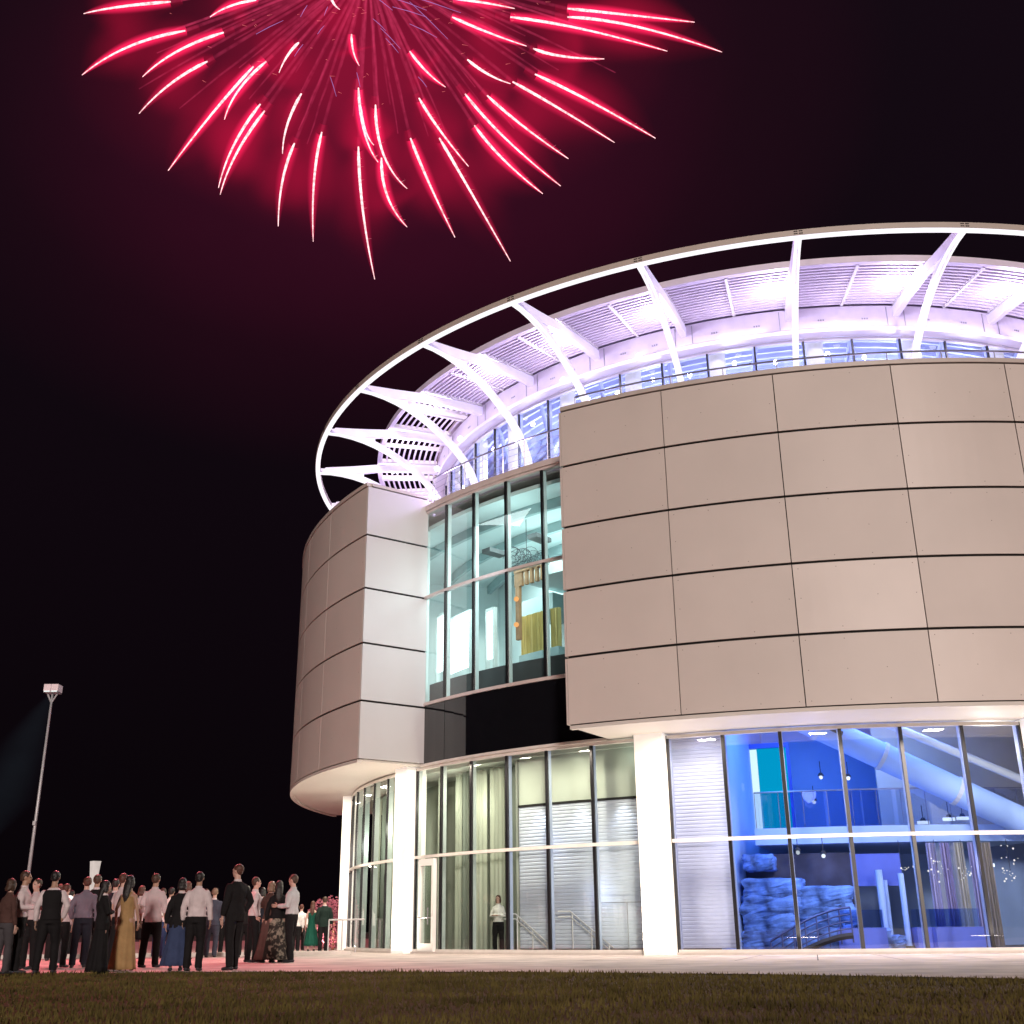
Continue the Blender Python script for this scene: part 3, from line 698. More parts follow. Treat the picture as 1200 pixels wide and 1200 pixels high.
b = MB(); b.tube([brp(i/14, -.72) for i in range(15)], .09, 6); b.build('deck', M['dark'], br)
# display plinths and columns in the hall
for i, (u, v0, v1, w_, R, lab) in enumerate(((1040, 1020, 1110, .10, 15.5, 'slim pale post nearest the boulders in the hall'), (1046, 1032, 1110, .07, 15.2, 'slim pale post just right of the first slim post'), (1066, 1024, 1110, .08, 15.8, 'slim pale post left of the third dark mullion'), (1120, 985, 1110, .28, 14.2, 'broad white lit column at the right of the hall'), (1133, 986, 1110, .13, 14.6, 'narrow white lit column beside the broad one'), (1160, 1010, 1112, .16, 14.8, 'pale column behind the rightmost pane'))):
    p = world_on(u, v1, R); p.z = .02; zt = world_on(u, v0, R).z
    e_ = empty('display_column', p, lab, 'column', 'columns inside the blue hall')
    b = MB(); b.tube([(0, 0, 0), (0, 0, zt)], w_, 14); b.build('shaft', M['blue'] if i < 3 else mat('lit_column', (.5, .52, .56), .5, emit=(.6, .7, 1), estr=.10), e_, smooth=False)
    b = MB(); b.tube([(0, 0, 0), (0, 0, .12)], w_+.06, 14); b.build('base', M['dark'], e_)
# low blue lounge furniture silhouettes
for i, (u, R) in enumerate(((1010, 15.9), (1100, 15.9), (1122, 16.2))):
    p = world_on(u, 1100, R); p.z = .02; e_ = empty('display_case', p, ('low blue display case beside the boulders', 'low blue display case between the third and fourth panes', 'low blue display case at the right of the hall')[i], 'display case', 'low display cases', rz=rad(tang(p)))
    b = MB(); b.box((0, 0, .3), (1.3, .6, .6)); b.build('base', M['blued'], e_); b = MB(); b.box((0, 0, .84), (1.2, .5, .46)); b.build('glass_case', glass('case_glass', (.7, .8, 1), .12), e_)
# tall hangings on the right
rr = random.Random(11)
for i in range(5):
    t = -1.5+i*1.5
    b = MB(); n = 14; vs = []; fs = []
    for k in range(n+1): q = 15.4+.05*math.sin(k*1.7); vs += [pol(q, t+1.1*k/n, .1), pol(q, t+1.1*k/n, 2.9)]
    for k in range(n): fs.append((2*k, 2*k+2, 2*k+3, 2*k+1))
    b.add(vs, fs); o = b.build('hall_drape', mat('hall_drape_%d' % i, ((.35, .35, .5), (.28, .26, .42), (.42, .42, .36), (.3, .3, .5), (.4, .36, .3))[i], .8, var=.3, scale=4, stretch=(4, 4, .2)), loc=(CX, CY, 0))
    tag(o, ('pale lilac drape', 'muted purple drape', 'greenish grey drape', 'blue grey drape', 'beige drape')[i]+' hanging below the mezzanine at the right of the hall', 'drape', 'drapes under the mezzanine')
# strings of small bulbs
BULB = emis('warm_bulb', (1, .95, .85), 1.5)
for i, (u, v, R, n, su, sv, lab) in enumerate(((1098, 1016, 16.2, 16, 9, 13, 'cluster of tiny white bulbs in the fourth pane of the hall'), (1056, 1016, 16.2, 8, 14, 5, 'sparse row of tiny white bulbs in the third pane of the hall'), (1130, 1020, 16.2, 14, 14, 8, 'cluster of tiny white bulbs beside the fourth mullion'), (1184, 1020, 16.2, 24, 9, 20, 'cluster of tiny warm bulbs in the rightmost pane'))):
    p = world_on(u, v, R); b = MB()
    for k in range(n):
        q = world_on(u+rr.gauss(0, su*.6), v+rr.gauss(0, sv*.6), R+rr.uniform(-.3, .3)); b.ball(q-p, rr.choice((.012, .015, .018, .028)), 6, 4)
    e_ = empty('bulb_cluster', p, lab, 'lights', 'clusters of tiny bulbs')
    b.build('bulbs', BULB, e_)
    b = MB(); b.tube([(0, 0, 0), (0, 0, 2.93-p.z if p.z < 2.9 else .2)], .008, 4); b.build('cable', M['dark'], e_)
# spot lamps
for (u, v, R, est, lab) in ((962, 911, 13.5, 1.6, 'hanging lamp with a bright round head left of the second mullion of the hall'), (994, 912, 13.5, 2.2, 'bright lamp touching the second mullion above the mezzanine'), (954, 940, 13.2, 1.2, 'small lamp low above the mezzanine rail'), (935, 999, 16.0, .8, 'stage lamp clipped under the mezzanine by the first mullion'), (965, 1003, 16.0, 1.6, 'stage lamp with a ring of light under the mezzanine'), (1082, 964, 14.5, 1.8, 'short linear lamp above the mezzanine by the third mullion'), (1112, 960, 14.5, 2.2, 'long linear lamp above the mezzanine, left one of two'), (1128, 959, 14.5, 2.0, 'long linear lamp above the mezzanine, right one of two'), (1158, 1014, 14.5, 2.4, 'flat bright lamp low in the rightmost pane')):
    p = world_on(u, v, R); e_ = empty('hall_lamp', p, lab, 'lamp', 'lamps in the blue hall')
    b = MB()
    if 'linear' in lab or 'flat' in lab: b.box((0, 0, 0), (.34, .1, .09))
    else: b.ball((0, 0, 0), .06, 10, 7)
    b.build('bulb', emis('hall_bulb', (.85, .93, 1), est), e_)
    b = MB(); b.tube([(0, 0, .05), (0, 0, .14)], [.10, .05], 10); b.tube([(0, 0, .14), (0, 0, .5)], .012, 5); b.build('housing', M['dark'], e_)
# lights of the hall
light('AREA', 'hall_light', W(15.5, -14, 7.1), 250, (.13, .38, 1), 2.5, target=W(14.5, -14, 0))
light('AREA', 'hall_light', W(15.5, -3, 7.1), 230, (.32, .46, 1), 2.5, target=W(14.5, -3, 0))
light('POINT', 'hall_light', W(17.6, -15.5, 2.7), 95, (.20, .44, 1), .3)
light('POINT', 'hall_light', W(17.6, -9, 2.4), 60, (.16, .42, 1), .3)
light('POINT', 'hall_light', W(17.2, -2, 2.2), 55, (.55, .5, 1), .3)
light('POINT', 'hall_light', W(17.6, 3.2, 5.2), 110, (1, .96, .75), .3)
light('POINT', 'hall_light', W(17.9, -13, 4.7), 26, (.25, .32, 1), .3)
light('POINT', 'siding_light', W(18.8, -22.2, 5.5), 2.5, (.72, .70, 1), .2)
light('POINT', 'siding_light', W(18.8, -20.7, 2.9), 3, (.55, .6, 1), .2)
light('SPOT', 'siding_light', W(18.78, -33.9, 4.3), 80, (.9, .93, 1), .1, target=W(18.35, -33.9, 0), spot=75)
light('SPOT', 'siding_light', W(18.78, -29.6, 4.3), 55, (.85, .88, 1), .1, target=W(18.35, -29.6, 0), spot=75)
light('POINT', 'siding_light', W(18.85, -32, 1.6), 16, (.70, .75, 1), .3)
light('POINT', 'siding_light', W(18.8, -28.6, 5.3), 4, (.9, 1, .85), .2)
light('SPOT', 'siding_light', W(18.78, -38.3, 4.3), 75, (.80, .86, 1), .1, target=W(18.35, -38.3, 0), spot=75)
light('POINT', 'siding_light', W(18.8, -34, 5.3), 3, (1, .98, .85), .2)
light('POINT', 'siding_light', W(18.82, -36.6, 3.0), 5, (.3, .45, 1), .1)
light('POINT', 'lobby_light', W(18.7, -52, 4.6), 42, (1, .97, .8), .2)
light('POINT', 'lobby_light', W(18.7, -46.3, 4.4), 26, (1, .93, .78), .2)
light('POINT', 'lobby_light', W(18.7, -60, 4.0), 38, (1, .98, .8), .2)
light('POINT', 'lobby_light', W(18.7, -68, 3.6), 50, (.9, 1, .9), .2)

# a person standing inside is built with the others below

# ------------------------------------------------------------------ lamps of the building, with an added end wall fill
WARM = (1, .86, .70)
for t, e in ((-26.0, 90), (5.2, 90), (-56, 60), (-83.5, 30)):
    light('AREA', 'pillar_uplight', W(RG+.95, t, .12), e*2.2, WARM, .35, target=W(RG+.55, t, 5.8))
for t in (-22, -12, -2, 8, 18, 28): light('AREA', 'soffit_downlight', W(20.2, t, 5.76), 260, WARM, .5, target=W(20.6, t, 0))
for t in (-61, -70, -79, -88): light('AREA', 'soffit_downlight', W(20.2, t, 5.76), 170, WARM, .5, target=W(20.3, t, 0))
for t in (-34, -41, -48): light('AREA', 'soffit_downlight', W(19.9, t, 5.70), 170, WARM, .3, target=W(20.6, t, 0))
light('AREA', 'soffit_wash', W(19.9, -56, 3.0), 22, WARM, .6, target=W(20.0, -62, 5.8))
light('AREA', 'soffit_wash', W(19.9, -74, 3.0), 30, WARM, .6, target=W(20.0, -72, 5.8))
for t in (-15, 0, 14): light('AREA', 'soffit_wash', W(20.2, t, .4), 60, (1, .88, .80), .8, target=W(20.2, t, 5.8))
for i, t in enumerate(stA[1:]):
    light('POINT', 'canopy_spot', W(17.6, t-1.6, 19.9), 115, (.84, .76, 1), .12)
    light('POINT', 'fascia_spot', W(16.7, t+5.6, 19.6), 26, (.85, .78, 1), .10)
    light('POINT', 'terrace_light', W(18.2, t+6, 15.6), 190, (.66, .52, 1), .3)
for t in (-66, -54, -42, -30, -18, -6, 6, 18): light('POINT', 'clerestory_light', W(13.8, t, 18.6), 240, (.55, .58, 1), .3)
for i, t in enumerate(stA[2:12]):   # small lamps on the fascia
    b = MB(); b.ball(pol(15.95, t+6.4, 19.55), .12, 10, 7); b.build('fascia_lamp', emis('fascia_lamp_glow', (1, .97, 1), 4), B)
light('AREA', 'end_wall_fill', W(20.6, -41, 10.6), 80, (.82, .88, 1), 2.0, target=W(20.2, -53.5, 10.4))  # added fill in open air, stands in for spill from the room

# ------------------------------------------------------------------ lamp post, bollards, far things
def lamp_post(foot, h, label):
    e_ = empty('lamp_post', foot, label, 'lamp post')
    b = MB(); b.tube([(0, 0, 0), (0, 0, h*.5), (0, 0, h)], [.11, .085, .06], 12); b.build('pole', M['lampst'], e_, smooth=True)
    b = MB(); b.tube([(0, 0, 0), (0, 0, .5)], .24, 12); b.build('base', M['kerb'], e_)
    b = MB(); b.box((0, 0, h+.02), (.8, .7, .08))
    for s_ in (-1, 1): b.tube([(0, 0, h-.6), (s_*.3, 0, h-.03)], .05, 6)
    b.build('bracket', M['lampst'], e_)
    for s_ in (-1, 1):
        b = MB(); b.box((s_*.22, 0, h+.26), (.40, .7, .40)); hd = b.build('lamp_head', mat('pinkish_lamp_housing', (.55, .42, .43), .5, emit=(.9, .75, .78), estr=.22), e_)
        b = MB(); b.box((s_*.22, -.1, h+.04), (.34, .5, .035)); b.build('lens', emis('lamp_lens', (.85, 1, .97), 2.0), hd)
    b = MB(); b.box((0, -.12, h*.47), (.16, .12, .22)); b.build('junction_box', M['lampst'], e_)
    return e_
lp = at(28, 1025, 66); lt = at(62.5, 812, 66)
lamp_post((lp.x+.25, lp.y, 0), lt.z, 'tall floodlight post with boxy pink tinted head rising behind the crowd')
hz_ = empty('light_haze', (lp.x+.25, lp.y, lt.z), 'faint pale haze of light falling to the left of the floodlight post', 'haze')
b = MB(); b.tube([(0, 0, 0), (-.5, 0, -1.2), (-1.3, 0, -3.4), (-2.1, 0, -6.0), (-2.4, 0, -8.5)], [.15, .7, 1.5, 1.9, .1], 28, caps=False); b.build('beam', glow_mat('lamp_haze', (.5, .8, 1), .0065, 3.0, ns=.2, nscale=.4), hz_, smooth=True)  # beam haze painted as a faintly glowing cone
# post whose reflection stands in the dark glass
lamp_post((-13.0, -9.0, 0), 9.0, 'tall floodlight post behind the photographer, mirrored in the dark glass')
bpost = at(77, 1055, 30.5)
e_ = empty('bollard_lamp', (bpost.x, bpost.y, 0), 'low path lamp with a glowing white dome among the crowd', 'lamp')
b = MB(); b.tube([(0, 0, 0), (0, 0, bpost.z-.08)], .05, 10); b.build('stem', M['dark'], e_)
b = MB(); b.tube([(0, 0, bpost.z-.2), (0, 0, bpost.z-.1), (0, 0, bpost.z+.02), (0, 0, bpost.z+.12)], [.05, .17, .28, .12], 16); b.build('dome', emis('dome_glow', (1, .93, .88), 1.2), e_, smooth=True)
pt = at(112, 1010, 36); pb = at(112, 1032, 36)
e_ = empty('lantern_column', (pt.x, pt.y, 0), 'white tapered lantern column standing taller than the crowd', 'lantern')
b = MB(); b.tube([(0, 0, 0), (0, 0, pb.z-.3)], .13, 12); b.build('post', M['dark'], e_)
b = MB(); b.tube([(0, 0, pb.z-.3), (0, 0, pt.z)], [.09, .17], 4); b.tube([(0, 0, pt.z), (0, 0, pt.z+.02)], [.18, .17], 4); b.build('lantern', emis('lantern_glow', (1, .85, .78), .62, var=.25, scale=2), e_)
# shrub, railing, pink lit wall behind the plaza
sp = ground(398, 1112); sh = empty('shrub', (sp.x+.1, 47.5, 0), 'rounded shrub lit red behind the railing at the building corner', 'shrub')
rs = random.Random(9); b = MB()
for k in range(2600):
    v_ = Vector((rs.gauss(0, 1), rs.gauss(0, 1), rs.gauss(0, 1))).normalized()*rs.uniform(.6, 1.05); c = Vector((v_.x*1.15, v_.y*1.0, 1.0+v_.z*1.0))
    if c.z < .05: continue
    a = Vector((rs.uniform(-1, 1), rs.uniform(-1, 1), rs.uniform(-1, 1))).normalized()*.06; d_ = a.orthogonal().normalized()*.035
    b.add([c-a, c+d_, c+a, c-d_], [(0, 1, 2, 3)])
b.build('crown', mat('red_lit_leaf', (.22, .05, .08), .7, var=.5, scale=2), sh)
b = MB(); b.tube([(0, 0, 0), (0, 0, 1.1)], [.06, .03], 6); b.build('stem', M['wood'], sh)
rp = ground(384, 1116); rq = ground(410, 1116.0)
e_ = empty('plaza_railing', (rp.x, rp.y, 0), 'pale steel railing at the left corner of the building', 'railing')
vx = Vector((rq.x-rp.x, rq.y-rp.y, 0))*1.6
b = MB()
b.tube([(0, 0, 1.06), tuple(vx+Vector((0, 0, 1.06)))], .028, 8); b.build('handrail', M['railw'], e_)
for k in range(3): b = MB(); b.tube([tuple(vx*k/2.6), tuple(vx*k/2.6+Vector((0, 0, 1.05)))], .024, 8); b.build('post', M['railw'], e_)
light('SPOT', 'red_fill_spot', (-10.3, 45.5, 4.8), 220, (1, .12, .22), .3, target=(-9.6, 46.6, 0), spot=80)  # added red fill on the shrub corner, no fixture there
light('SPOT', 'red_fill_spot', (-12, 33, 9.0), 5500, (1, .19, .22), .3, target=(-11.5, 27.5, 0), spot=100)  # added red fill over the crowd's paving, no fixture there

#PEOPLE
# ------------------------------------------------------------------ people
SKIN = [mat('fair_skin', (.50, .31, .25), .55), mat('tan_skin', (.34, .20, .14), .55), mat('brown_skin', (.16, .09, .06), .55)]
HAIR = {'black': mat('black_hair', (.010, .008, .008), .45, bump=.3, bscale=60), 'brown': mat('brown_hair', (.05, .025, .015), .5, bump=.3, bscale=60), 'blond': mat('blond_hair', (.20, .125, .085), .5, bump=.3, bscale=60), 'auburn': mat('auburn_hair', (.075, .026, .016), .5, bump=.3, bscale=60)}
_cl = {}
def cloth(name, col, rough=.85, var=.12, scale=6, stretch=(1, 1, 1)):
    if name not in _cl: _cl[name] = mat(name, col, rough, var=var, scale=scale, bump=.35, bscale=9, spec=.2, stretch=stretch)
    return _cl[name]
WHITE = ('white_cotton', (.58, .50, .51)); PINKW = ('pinkish_cotton', (.50, .41, .42)); BRIGHT = ('bright_cotton', (.74, .72, .70)); LILAC = ('lilac_cotton', (.16, .13, .17))
BLACK = ('black_wool', (.009, .008, .009)); NAVY = ('navy_wool', (.014, .015, .024)); GREYB = ('grey_blue_wool', (.055, .06, .085)); JEANS = ('blue_denim', (.035, .07, .17))
MUST = ('mustard_satin', (.30, .19, .085)); GREEN = ('green_satin', (.008, .075, .05)); DKGREEN = ('dark_green_wool', (.010, .022, .018)); BROWNR = ('reddish_brown_knit', (.07, .035, .03)); GREYT = ('grey_flannel', (.055, .05, .055))
def floral():
    m, nt, out = nodes('dark_floral_print'); b = nt.nodes.new('ShaderNodeBsdfPrincipled'); b.inputs['Roughness'].default_value = .8
    tc = nt.nodes.new('ShaderNodeTexCoord'); v = nt.nodes.new('ShaderNodeTexNoise'); v.inputs['Scale'].default_value = 11; v.inputs['Detail'].default_value = 3
    nt.links.new(tc.outputs['Object'], v.inputs['Vector']); r = nt.nodes.new('ShaderNodeValToRGB')
    r.color_ramp.elements[0].position = .5; r.color_ramp.elements[0].color = (.02, .015, .012, 1); r.color_ramp.elements[1].position = .62; r.color_ramp.elements[1].color = (.28, .24, .19, 1)
    nt.links.new(v.outputs[0], r.inputs[0]); nt.links.new(r.outputs[0], b.inputs[0]); nt.links.new(b.outputs[0], out.inputs[0]); return m
_cl['floral'] = floral(); FLOR = ('floral', None)
def cm(c): return _cl[c[0]] if c[0] in _cl else cloth(*c)
def fuse(b, voxel):
    """voxel-fuse overlapping closed forms into one continuous surface"""
    me = b.mesh('tmp', [SKIN[0]]); o = bpy.data.objects.new('tmp', me); COL.objects.link(o)
    md = o.modifiers.new('r', 'REMESH'); md.mode = 'VOXEL'; md.voxel_size = voxel; md.use_smooth_shade = True
    sm_ = o.modifiers.new('s', 'SMOOTH'); sm_.iterations = 3; sm_.factor = .5
    dg = bpy.context.evaluated_depsgraph_get(); dg.update()
    ev = o.evaluated_get(dg); res = bpy.data.meshes.new_from_object(ev, depsgraph=dg)
    bpy.data.objects.remove(o); r = MB()
    r.v = [tuple(v.co) for v in res.vertices]; r.f = [tuple(p.vertices) for p in res.polygons]; r.mi = [0]*len(r.f); r.smooth = True
    bpy.data.meshes.remove(res); return r
ARMS = {  # elbow, wrist, finger direction for the right (+x) side; mirrored for the left
 'down': ((.25, -.03, 1.13), (.26, .03, .88), (0, .15, -1)), 'pocket': ((.29, -.07, 1.14), (.21, .03, .93), (-.4, .3, -.8)),
 'phone': ((.25, .06, 1.13), (.12, .26, 1.33), (-.2, .3, 1)), 'cup': ((.25, .0, 1.12), (.18, .25, 1.12), (-.3, 1, .1)),
 'fold': ((.25, .05, 1.13), (.0, .20, 1.15), (-1, .0, .1)), 'hip': ((.36, -.07, 1.16), (.19, .03, 1.02), (-.8, .4, -.3)),
 'face': ((.24, .12, 1.20), (.10, .20, 1.50), (-.2, .1, 1)), 'back': ((.25, -.12, 1.14), (.07, -.16, .98), (-1, -.1, -.2))}
def person(u, vf, vh, rot, label, top=None, sleeves='long', topm=WHITE, legs='trousers', legm=BLACK, hair='short', hc='black', arms=('down', 'down'), skin=0, sex='m', stance=.0, head=0.0, heels=False, hem=.05, waist=None, extra=None, group='guests in evening dress watching the fireworks'):
    P = ground(u, vf); zt = at(u, vh, P.y).z; H = max(1.45, min(2.0, zt)); k = H/1.76; fem = sex == 'f'
    e_ = empty('person', (P.x, P.y, 0), label, 'person', group, rz=rad(rot)); e_.scale = (k, k, k)
    sw = .172 if fem else .195; hw = .98
    sk = SKIN[skin]; st = stance
    hips = {1: Vector((.088, 0, .91)), -1: Vector((-.088, 0, .91))}
    foot = {1: Vector((.10+st*.25, .05+st*.4, .075)), -1: Vector((-.10-st*.25, -.04-st*.4, .075))}
    knee = {s: hips[s].lerp(foot[s], .5)+Vector((.01*s, .025, .01)) for s in (1, -1)}
    lift = .045 if heels else 0
    T = [(0, 0, .84, .155, .115), (0, 0, .93, .168 if fem else .16, .12), (0, 0, 1.03, .135 if fem else .148, .10), (0, .005, 1.10, .125 if fem else .147, .098), (0, .01, 1.22, .145 if fem else .162, .118), (0, .008, 1.33, .155 if fem else .182, .118), (0, 0, 1.40, sw-.045, .09), (0, -.005, 1.445, .095, .065), (0, -.005, 1.48, .065, .06)]
    b = MB(); b.loft(T, 18)
    b.tube([(0, -.008, 1.42), (0, 0, 1.50), (0, .012, 1.57)], [.066, .055, .056], 12)
    hr = Matrix.Rotation(rad(head), 4, 'Z'); hcn = Vector((0, .012, 1.645))
    def hp(x, y, z): return hr @ Vector((x, y, z))+hcn
    b.ball(hp(0, -.008, .022), (.076, .093, .088), 16, 12, hr); b.ball(hp(0, .022, -.035), (.055, .066, .068), 14, 10, hr)
    b.ball(hp(0, .092, -.012), (.012, .02, .024), 8, 6, hr); b.ball(hp(0, .072, -.085), (.022, .018, .016), 8, 6, hr); b.ball(hp(0, .078, .018), (.05, .016, .012), 10, 6, hr)
    b.ball(hp(0, .082, -.05), (.024, .012, .010), 8, 6, hr)
    for s in (1, -1): b.ball(hp(s*.078, -.004, -.005), (.012, .022, .032), 8, 6, hr)
    A = {}
    for s, nm in ((1, arms[1]), (-1, arms[0])):
        el, wr, fd = [Vector(q) for q in ARMS[nm]]
        sh_ = Vector(((sw-.022)*s, -.005, 1.368)); el = Vector((el.x*s*(.92 if fem else 1), el.y, el.z)); wr = Vector((wr.x*s*(.95 if fem else 1), wr.y, wr.z)); fd = Vector((fd.x*s, fd.y, fd.z)).normalized()
        A[s] = (sh_, el, wr, fd); q = .86 if fem else 1
        b.tube([Vector((s*(sw-.10), 0, 1.385)), sh_, sh_.lerp(el, .5), el, el.lerp(wr, .35), wr], [.05*q, .056*q, .046*q, .038*q, .038*q, .026*q], 12)
        b.ball(sh_, .052*q, 12, 8)
        side = Vector((0, 1, 0)) if abs(fd.y) < .7 else Vector((0, 0, 1)); side = (side-fd*side.dot(fd)).normalized()
        n_ = fd.cross(side).normalized()
        Mh = Matrix((side, n_, fd)).transposed().to_4x4()
        b.ball(wr+fd*.045, (.040, .016, .052), 12, 8, Mh); A[s] += (side, n_)
    for s in (1, -1):
        b.tube([hips[s]+Vector((0, 0, .03)), hips[s].lerp(knee[s], .35), knee[s], knee[s].lerp(foot[s], .35)+Vector((0, -.015, 0)), foot[s]], [.092, .080, .054, .052, .036], 14)
        b.tube([foot[s]+Vector((0, -.055, -.035+lift)), foot[s]+Vector((0, .03, -.035+lift*.4)), foot[s]+Vector((0, .15, -.052))], [.034, .036, .022], 10, sy=.9)
    body = fuse(b, .016)
    for s in (1, -1):          # five unequal bent fingers rooted in the palm
        sh_, el, wr, fd, side, n_ = A[s]; bend = n_*(-s if fd.z < 0 else s)
        for i, (off, ln_) in enumerate(((-.028, .062), (-.010, .074), (.009, .080), (.027, .072))):
            p0 = wr+fd*.085+side*off; p1 = p0+fd*ln_*.5+bend*.006; p2 = p0+fd*ln_*.92+bend*.026
            body.tube([p0-fd*.02, p0, p1, p2], [.009, .009, .0085, .0065], 6)
        p0 = wr+fd*.03+side*.034; body.tube([p0-side*.01, p0+side*.022+fd*.022, p0+side*.026+fd*.055+bend*.012], [.011, .010, .007], 6)
    body.build('body', sk, e_)
    for s in (1, -1):
        q = MB(); q.ball(hp(s*.031, .079, .002), .0105, 8, 6); q.build('eye', M['dark'], e_)
    # hair
    h_ = MB(); h_.ball(hp(0, -.020, .034), (.086, .094, .092), 18, 12, hr)
    if hair == 'short': h_.ball(hp(0, -.045, -.005), (.074, .058, .066), 14, 10, hr)
    elif hair in ('long', 'bob'):
        zb = -.40 if hair == 'long' else -.12
        c_ = [hp(0, -.03, .02), hp(0, -.075, -.07), hp(0, -.10, -.16 if hair == 'long' else -.11)]+([hp(0, -.115, -.28), hp(0, -.11, zb)] if hair == 'long' else [])
        h_.tube(c_, [.085, .088, .085, .075, .03][:len(c_)] if hair == 'long' else [.084, .085, .055], 14, sy=.62)
        for s in (1, -1): h_.ball(hp(s*.068, -.012, -.045), (.026, .05, .09), 10, 8, hr)
    elif hair == 'bun': h_.ball(hp(0, -.11, .04), .045, 12, 8); h_.ball(hp(0, -.04, -.01), (.07, .055, .06), 12, 8, hr)
    hm_ = fuse(h_, .013)
    for i, v in enumerate(hm_.v):
        v = Vector(v); hm_.v[i] = tuple(v+Vector((1, 1, 1))*.006*noise.noise(v*38))
    hm_.build('hair', HAIR[hc], e_)
    # top
    def torso(g, z0, z1, m_, flare=0.0):
        R = [r for r in T if z0+.02 < r[2] < z1-.02]
        def itp(z):
            for a, c in zip(T, T[1:]):
                if a[2] <= z <= c[2]:
                    f_ = (z-a[2])/(c[2]-a[2]); return tuple(a[i]+(c[i]-a[i])*f_ for i in range(5))
            return (T[0][0], T[0][1], z, T[0][3], T[0][4])
        R = [itp(z0)]+R+[itp(z1)]
        g.loft([(cx, cy, z, rx*m_*(1+flare*max(0, 1.05-z)/.25)+.006, ry*m_*(1+flare*max(0, 1.05-z)/.25)+.008) for cx, cy, z, rx, ry in R], 18)
    def sleeve(g, s, upto, r):
        sh_, el, wr = A[s][:3]; q = .9 if fem else 1
        pts = [Vector((s*(sw-.10), 0, 1.375)), sh_, sh_.lerp(el, .5), el]
        rs = [.050*r*q, .056*r*q, .056*r*q, .050*r*q]
        if upto == 'short': pts[3] = sh_.lerp(el, .72)
        else: pts += [el.lerp(wr, .5), wr-(wr-el).normalized()*(.01 if upto == 'long' else .16)]; rs += [.047*r*q, .037*r*q]
        g.tube(pts, rs, 12); g.ball(sh_, .056*r*q, 12, 8)
    if top in ('shirt', 'tee', 'blouse', 'jacket', 'vest'):
        if top == 'vest':
            g = MB(); torso(g, .99, 1.47, 1.05); [sleeve(g, s, 'long', 1.1) for s in (1, -1)]; fuse(g, .016).build('shirt', cm(WHITE), e_)
            g = MB(); torso(g, .90, 1.43, 1.14); fuse(g, .016).build('vest', cm(topm), e_)
        else:
            g = MB(); lo = {'shirt': .95, 'tee': .88, 'blouse': .93, 'jacket': .80}[top]
            torso(g, lo if not waist else waist, 1.472, 1.10 if top != 'jacket' else 1.16, .10 if top != 'jacket' else .05)
            for s in (1, -1): sleeve(g, s, sleeves, 1.12 if top != 'jacket' else 1.22)
            o = fuse(g, .016)
            for i, v in enumerate(o.v):
                v = Vector(v); n1 = noise.noise(Vector((v.x*9, v.y*9, v.z*5)))+.5*noise.noise(Vector((v.x*20, v.y*20, v.z*11))); d_ = Vector((v.x, v.y, 0)); l = max(.05, d_.length)
                o.v[i] = tuple(v+d_/l*.016*n1)
            to = o.build('jacket' if top == 'jacket' else 'shirt', cm(topm), e_)
            g = MB(); g.tube([(0, -.006, 1.46), (0, -.004, 1.505)], [.072, .062], 14); g.build('collar', cm(WHITE if top == 'jacket' else topm), to)
    # legs
    if legs in ('trousers', 'jeans'):
        g = MB(); g.loft([(0, 0, .84, .17, .125), (0, 0, .93, .175 if fem else .168, .128), (0, 0, 1.01, .152, .112)], 18); w_ = 1.0 if legs == 'jeans' else 1.14
        for s in (1, -1):
            g.tube([hips[s]+Vector((0, 0, .03)), hips[s].lerp(knee[s], .35), knee[s]+Vector((0, -.008, 0)), knee[s].lerp(foot[s], .5)+Vector((0, -.012, 0)), foot[s]+Vector((0, -.012, -.025))], [.098, .090*w_, .068*w_, .062*w_, .058*w_], 14)
        o = fuse(g, .017)
        for i, v in enumerate(o.v):
            v = Vector(v); o.v[i] = tuple(v+Vector((1, 1, 0))*.007*noise.noise(Vector((v.x*12, v.y*12, v.z*9))))
        o.build('trousers', cm(legm), e_)
        g = MB(); g.loft([(0, 0, .99, .158, .118), (0, 0, 1.02, .156, .116)], 18); g.build('belt', M['dark'], e_) if top in ('shirt',) else None
    if legs in ('gown', 'skirt', 'shortskirt'):
        z1 = 1.02 if legs != 'gown' else 1.36
        R = [r for r in T if .94 < r[2] < z1-.02]
        wid = {'gown': 1.55, 'skirt': 1.75, 'shortskirt': 1.15}[legs]
        rings = [(0, 0, z1, *( (.155, .105) if legs == 'gown' else (.14, .105)))]+[(r[0], r[1], r[2], r[3]+.010, r[4]+.012) for r in R[::-1]]
        for k_ in range(1, 8):
            f_ = k_/7; rings.append((0, -.01*f_, .92+(hem-.92)*f_, .172*(1+(wid-1)*f_**1.3), .135*(1+(wid-1)*f_**1.3)))
        g = MB(); g.smooth = True; g.loft(rings, 40, fold=.09, nf=9, ph=u); o = g.build('dress' if legs == 'gown' else 'skirt', cm(legm), e_)
        if legs == 'gown' and extra != 'bare':
            q = MB()
            for s in (1, -1): q.tube([(s*.07, -.10, 1.35), (s*.085, -.075, 1.44), (s*.085, .05, 1.43), (s*.07, .11, 1.34)], .010, 6)
            q.build('strap', cm(legm), o)
    for s in (1, -1):
        g = MB(); f_ = foot[s]
        g.tube([f_+Vector((0, -.078, -.042+lift)), f_+Vector((0, -.02, -.032+lift)), f_+Vector((0, .06, -.040+lift*.2)), f_+Vector((0, .155, -.050)), f_+Vector((0, .185, -.056))], [.034, .043, .042, .036, .014], 10, sy=.62 if heels else .8)
        if heels: g.tube([f_+Vector((0, -.07, lift-.05)), f_+Vector((0, -.07, -.073))], [.014, .007], 6)
        g.build('shoe', M['dark'], e_, smooth=True)
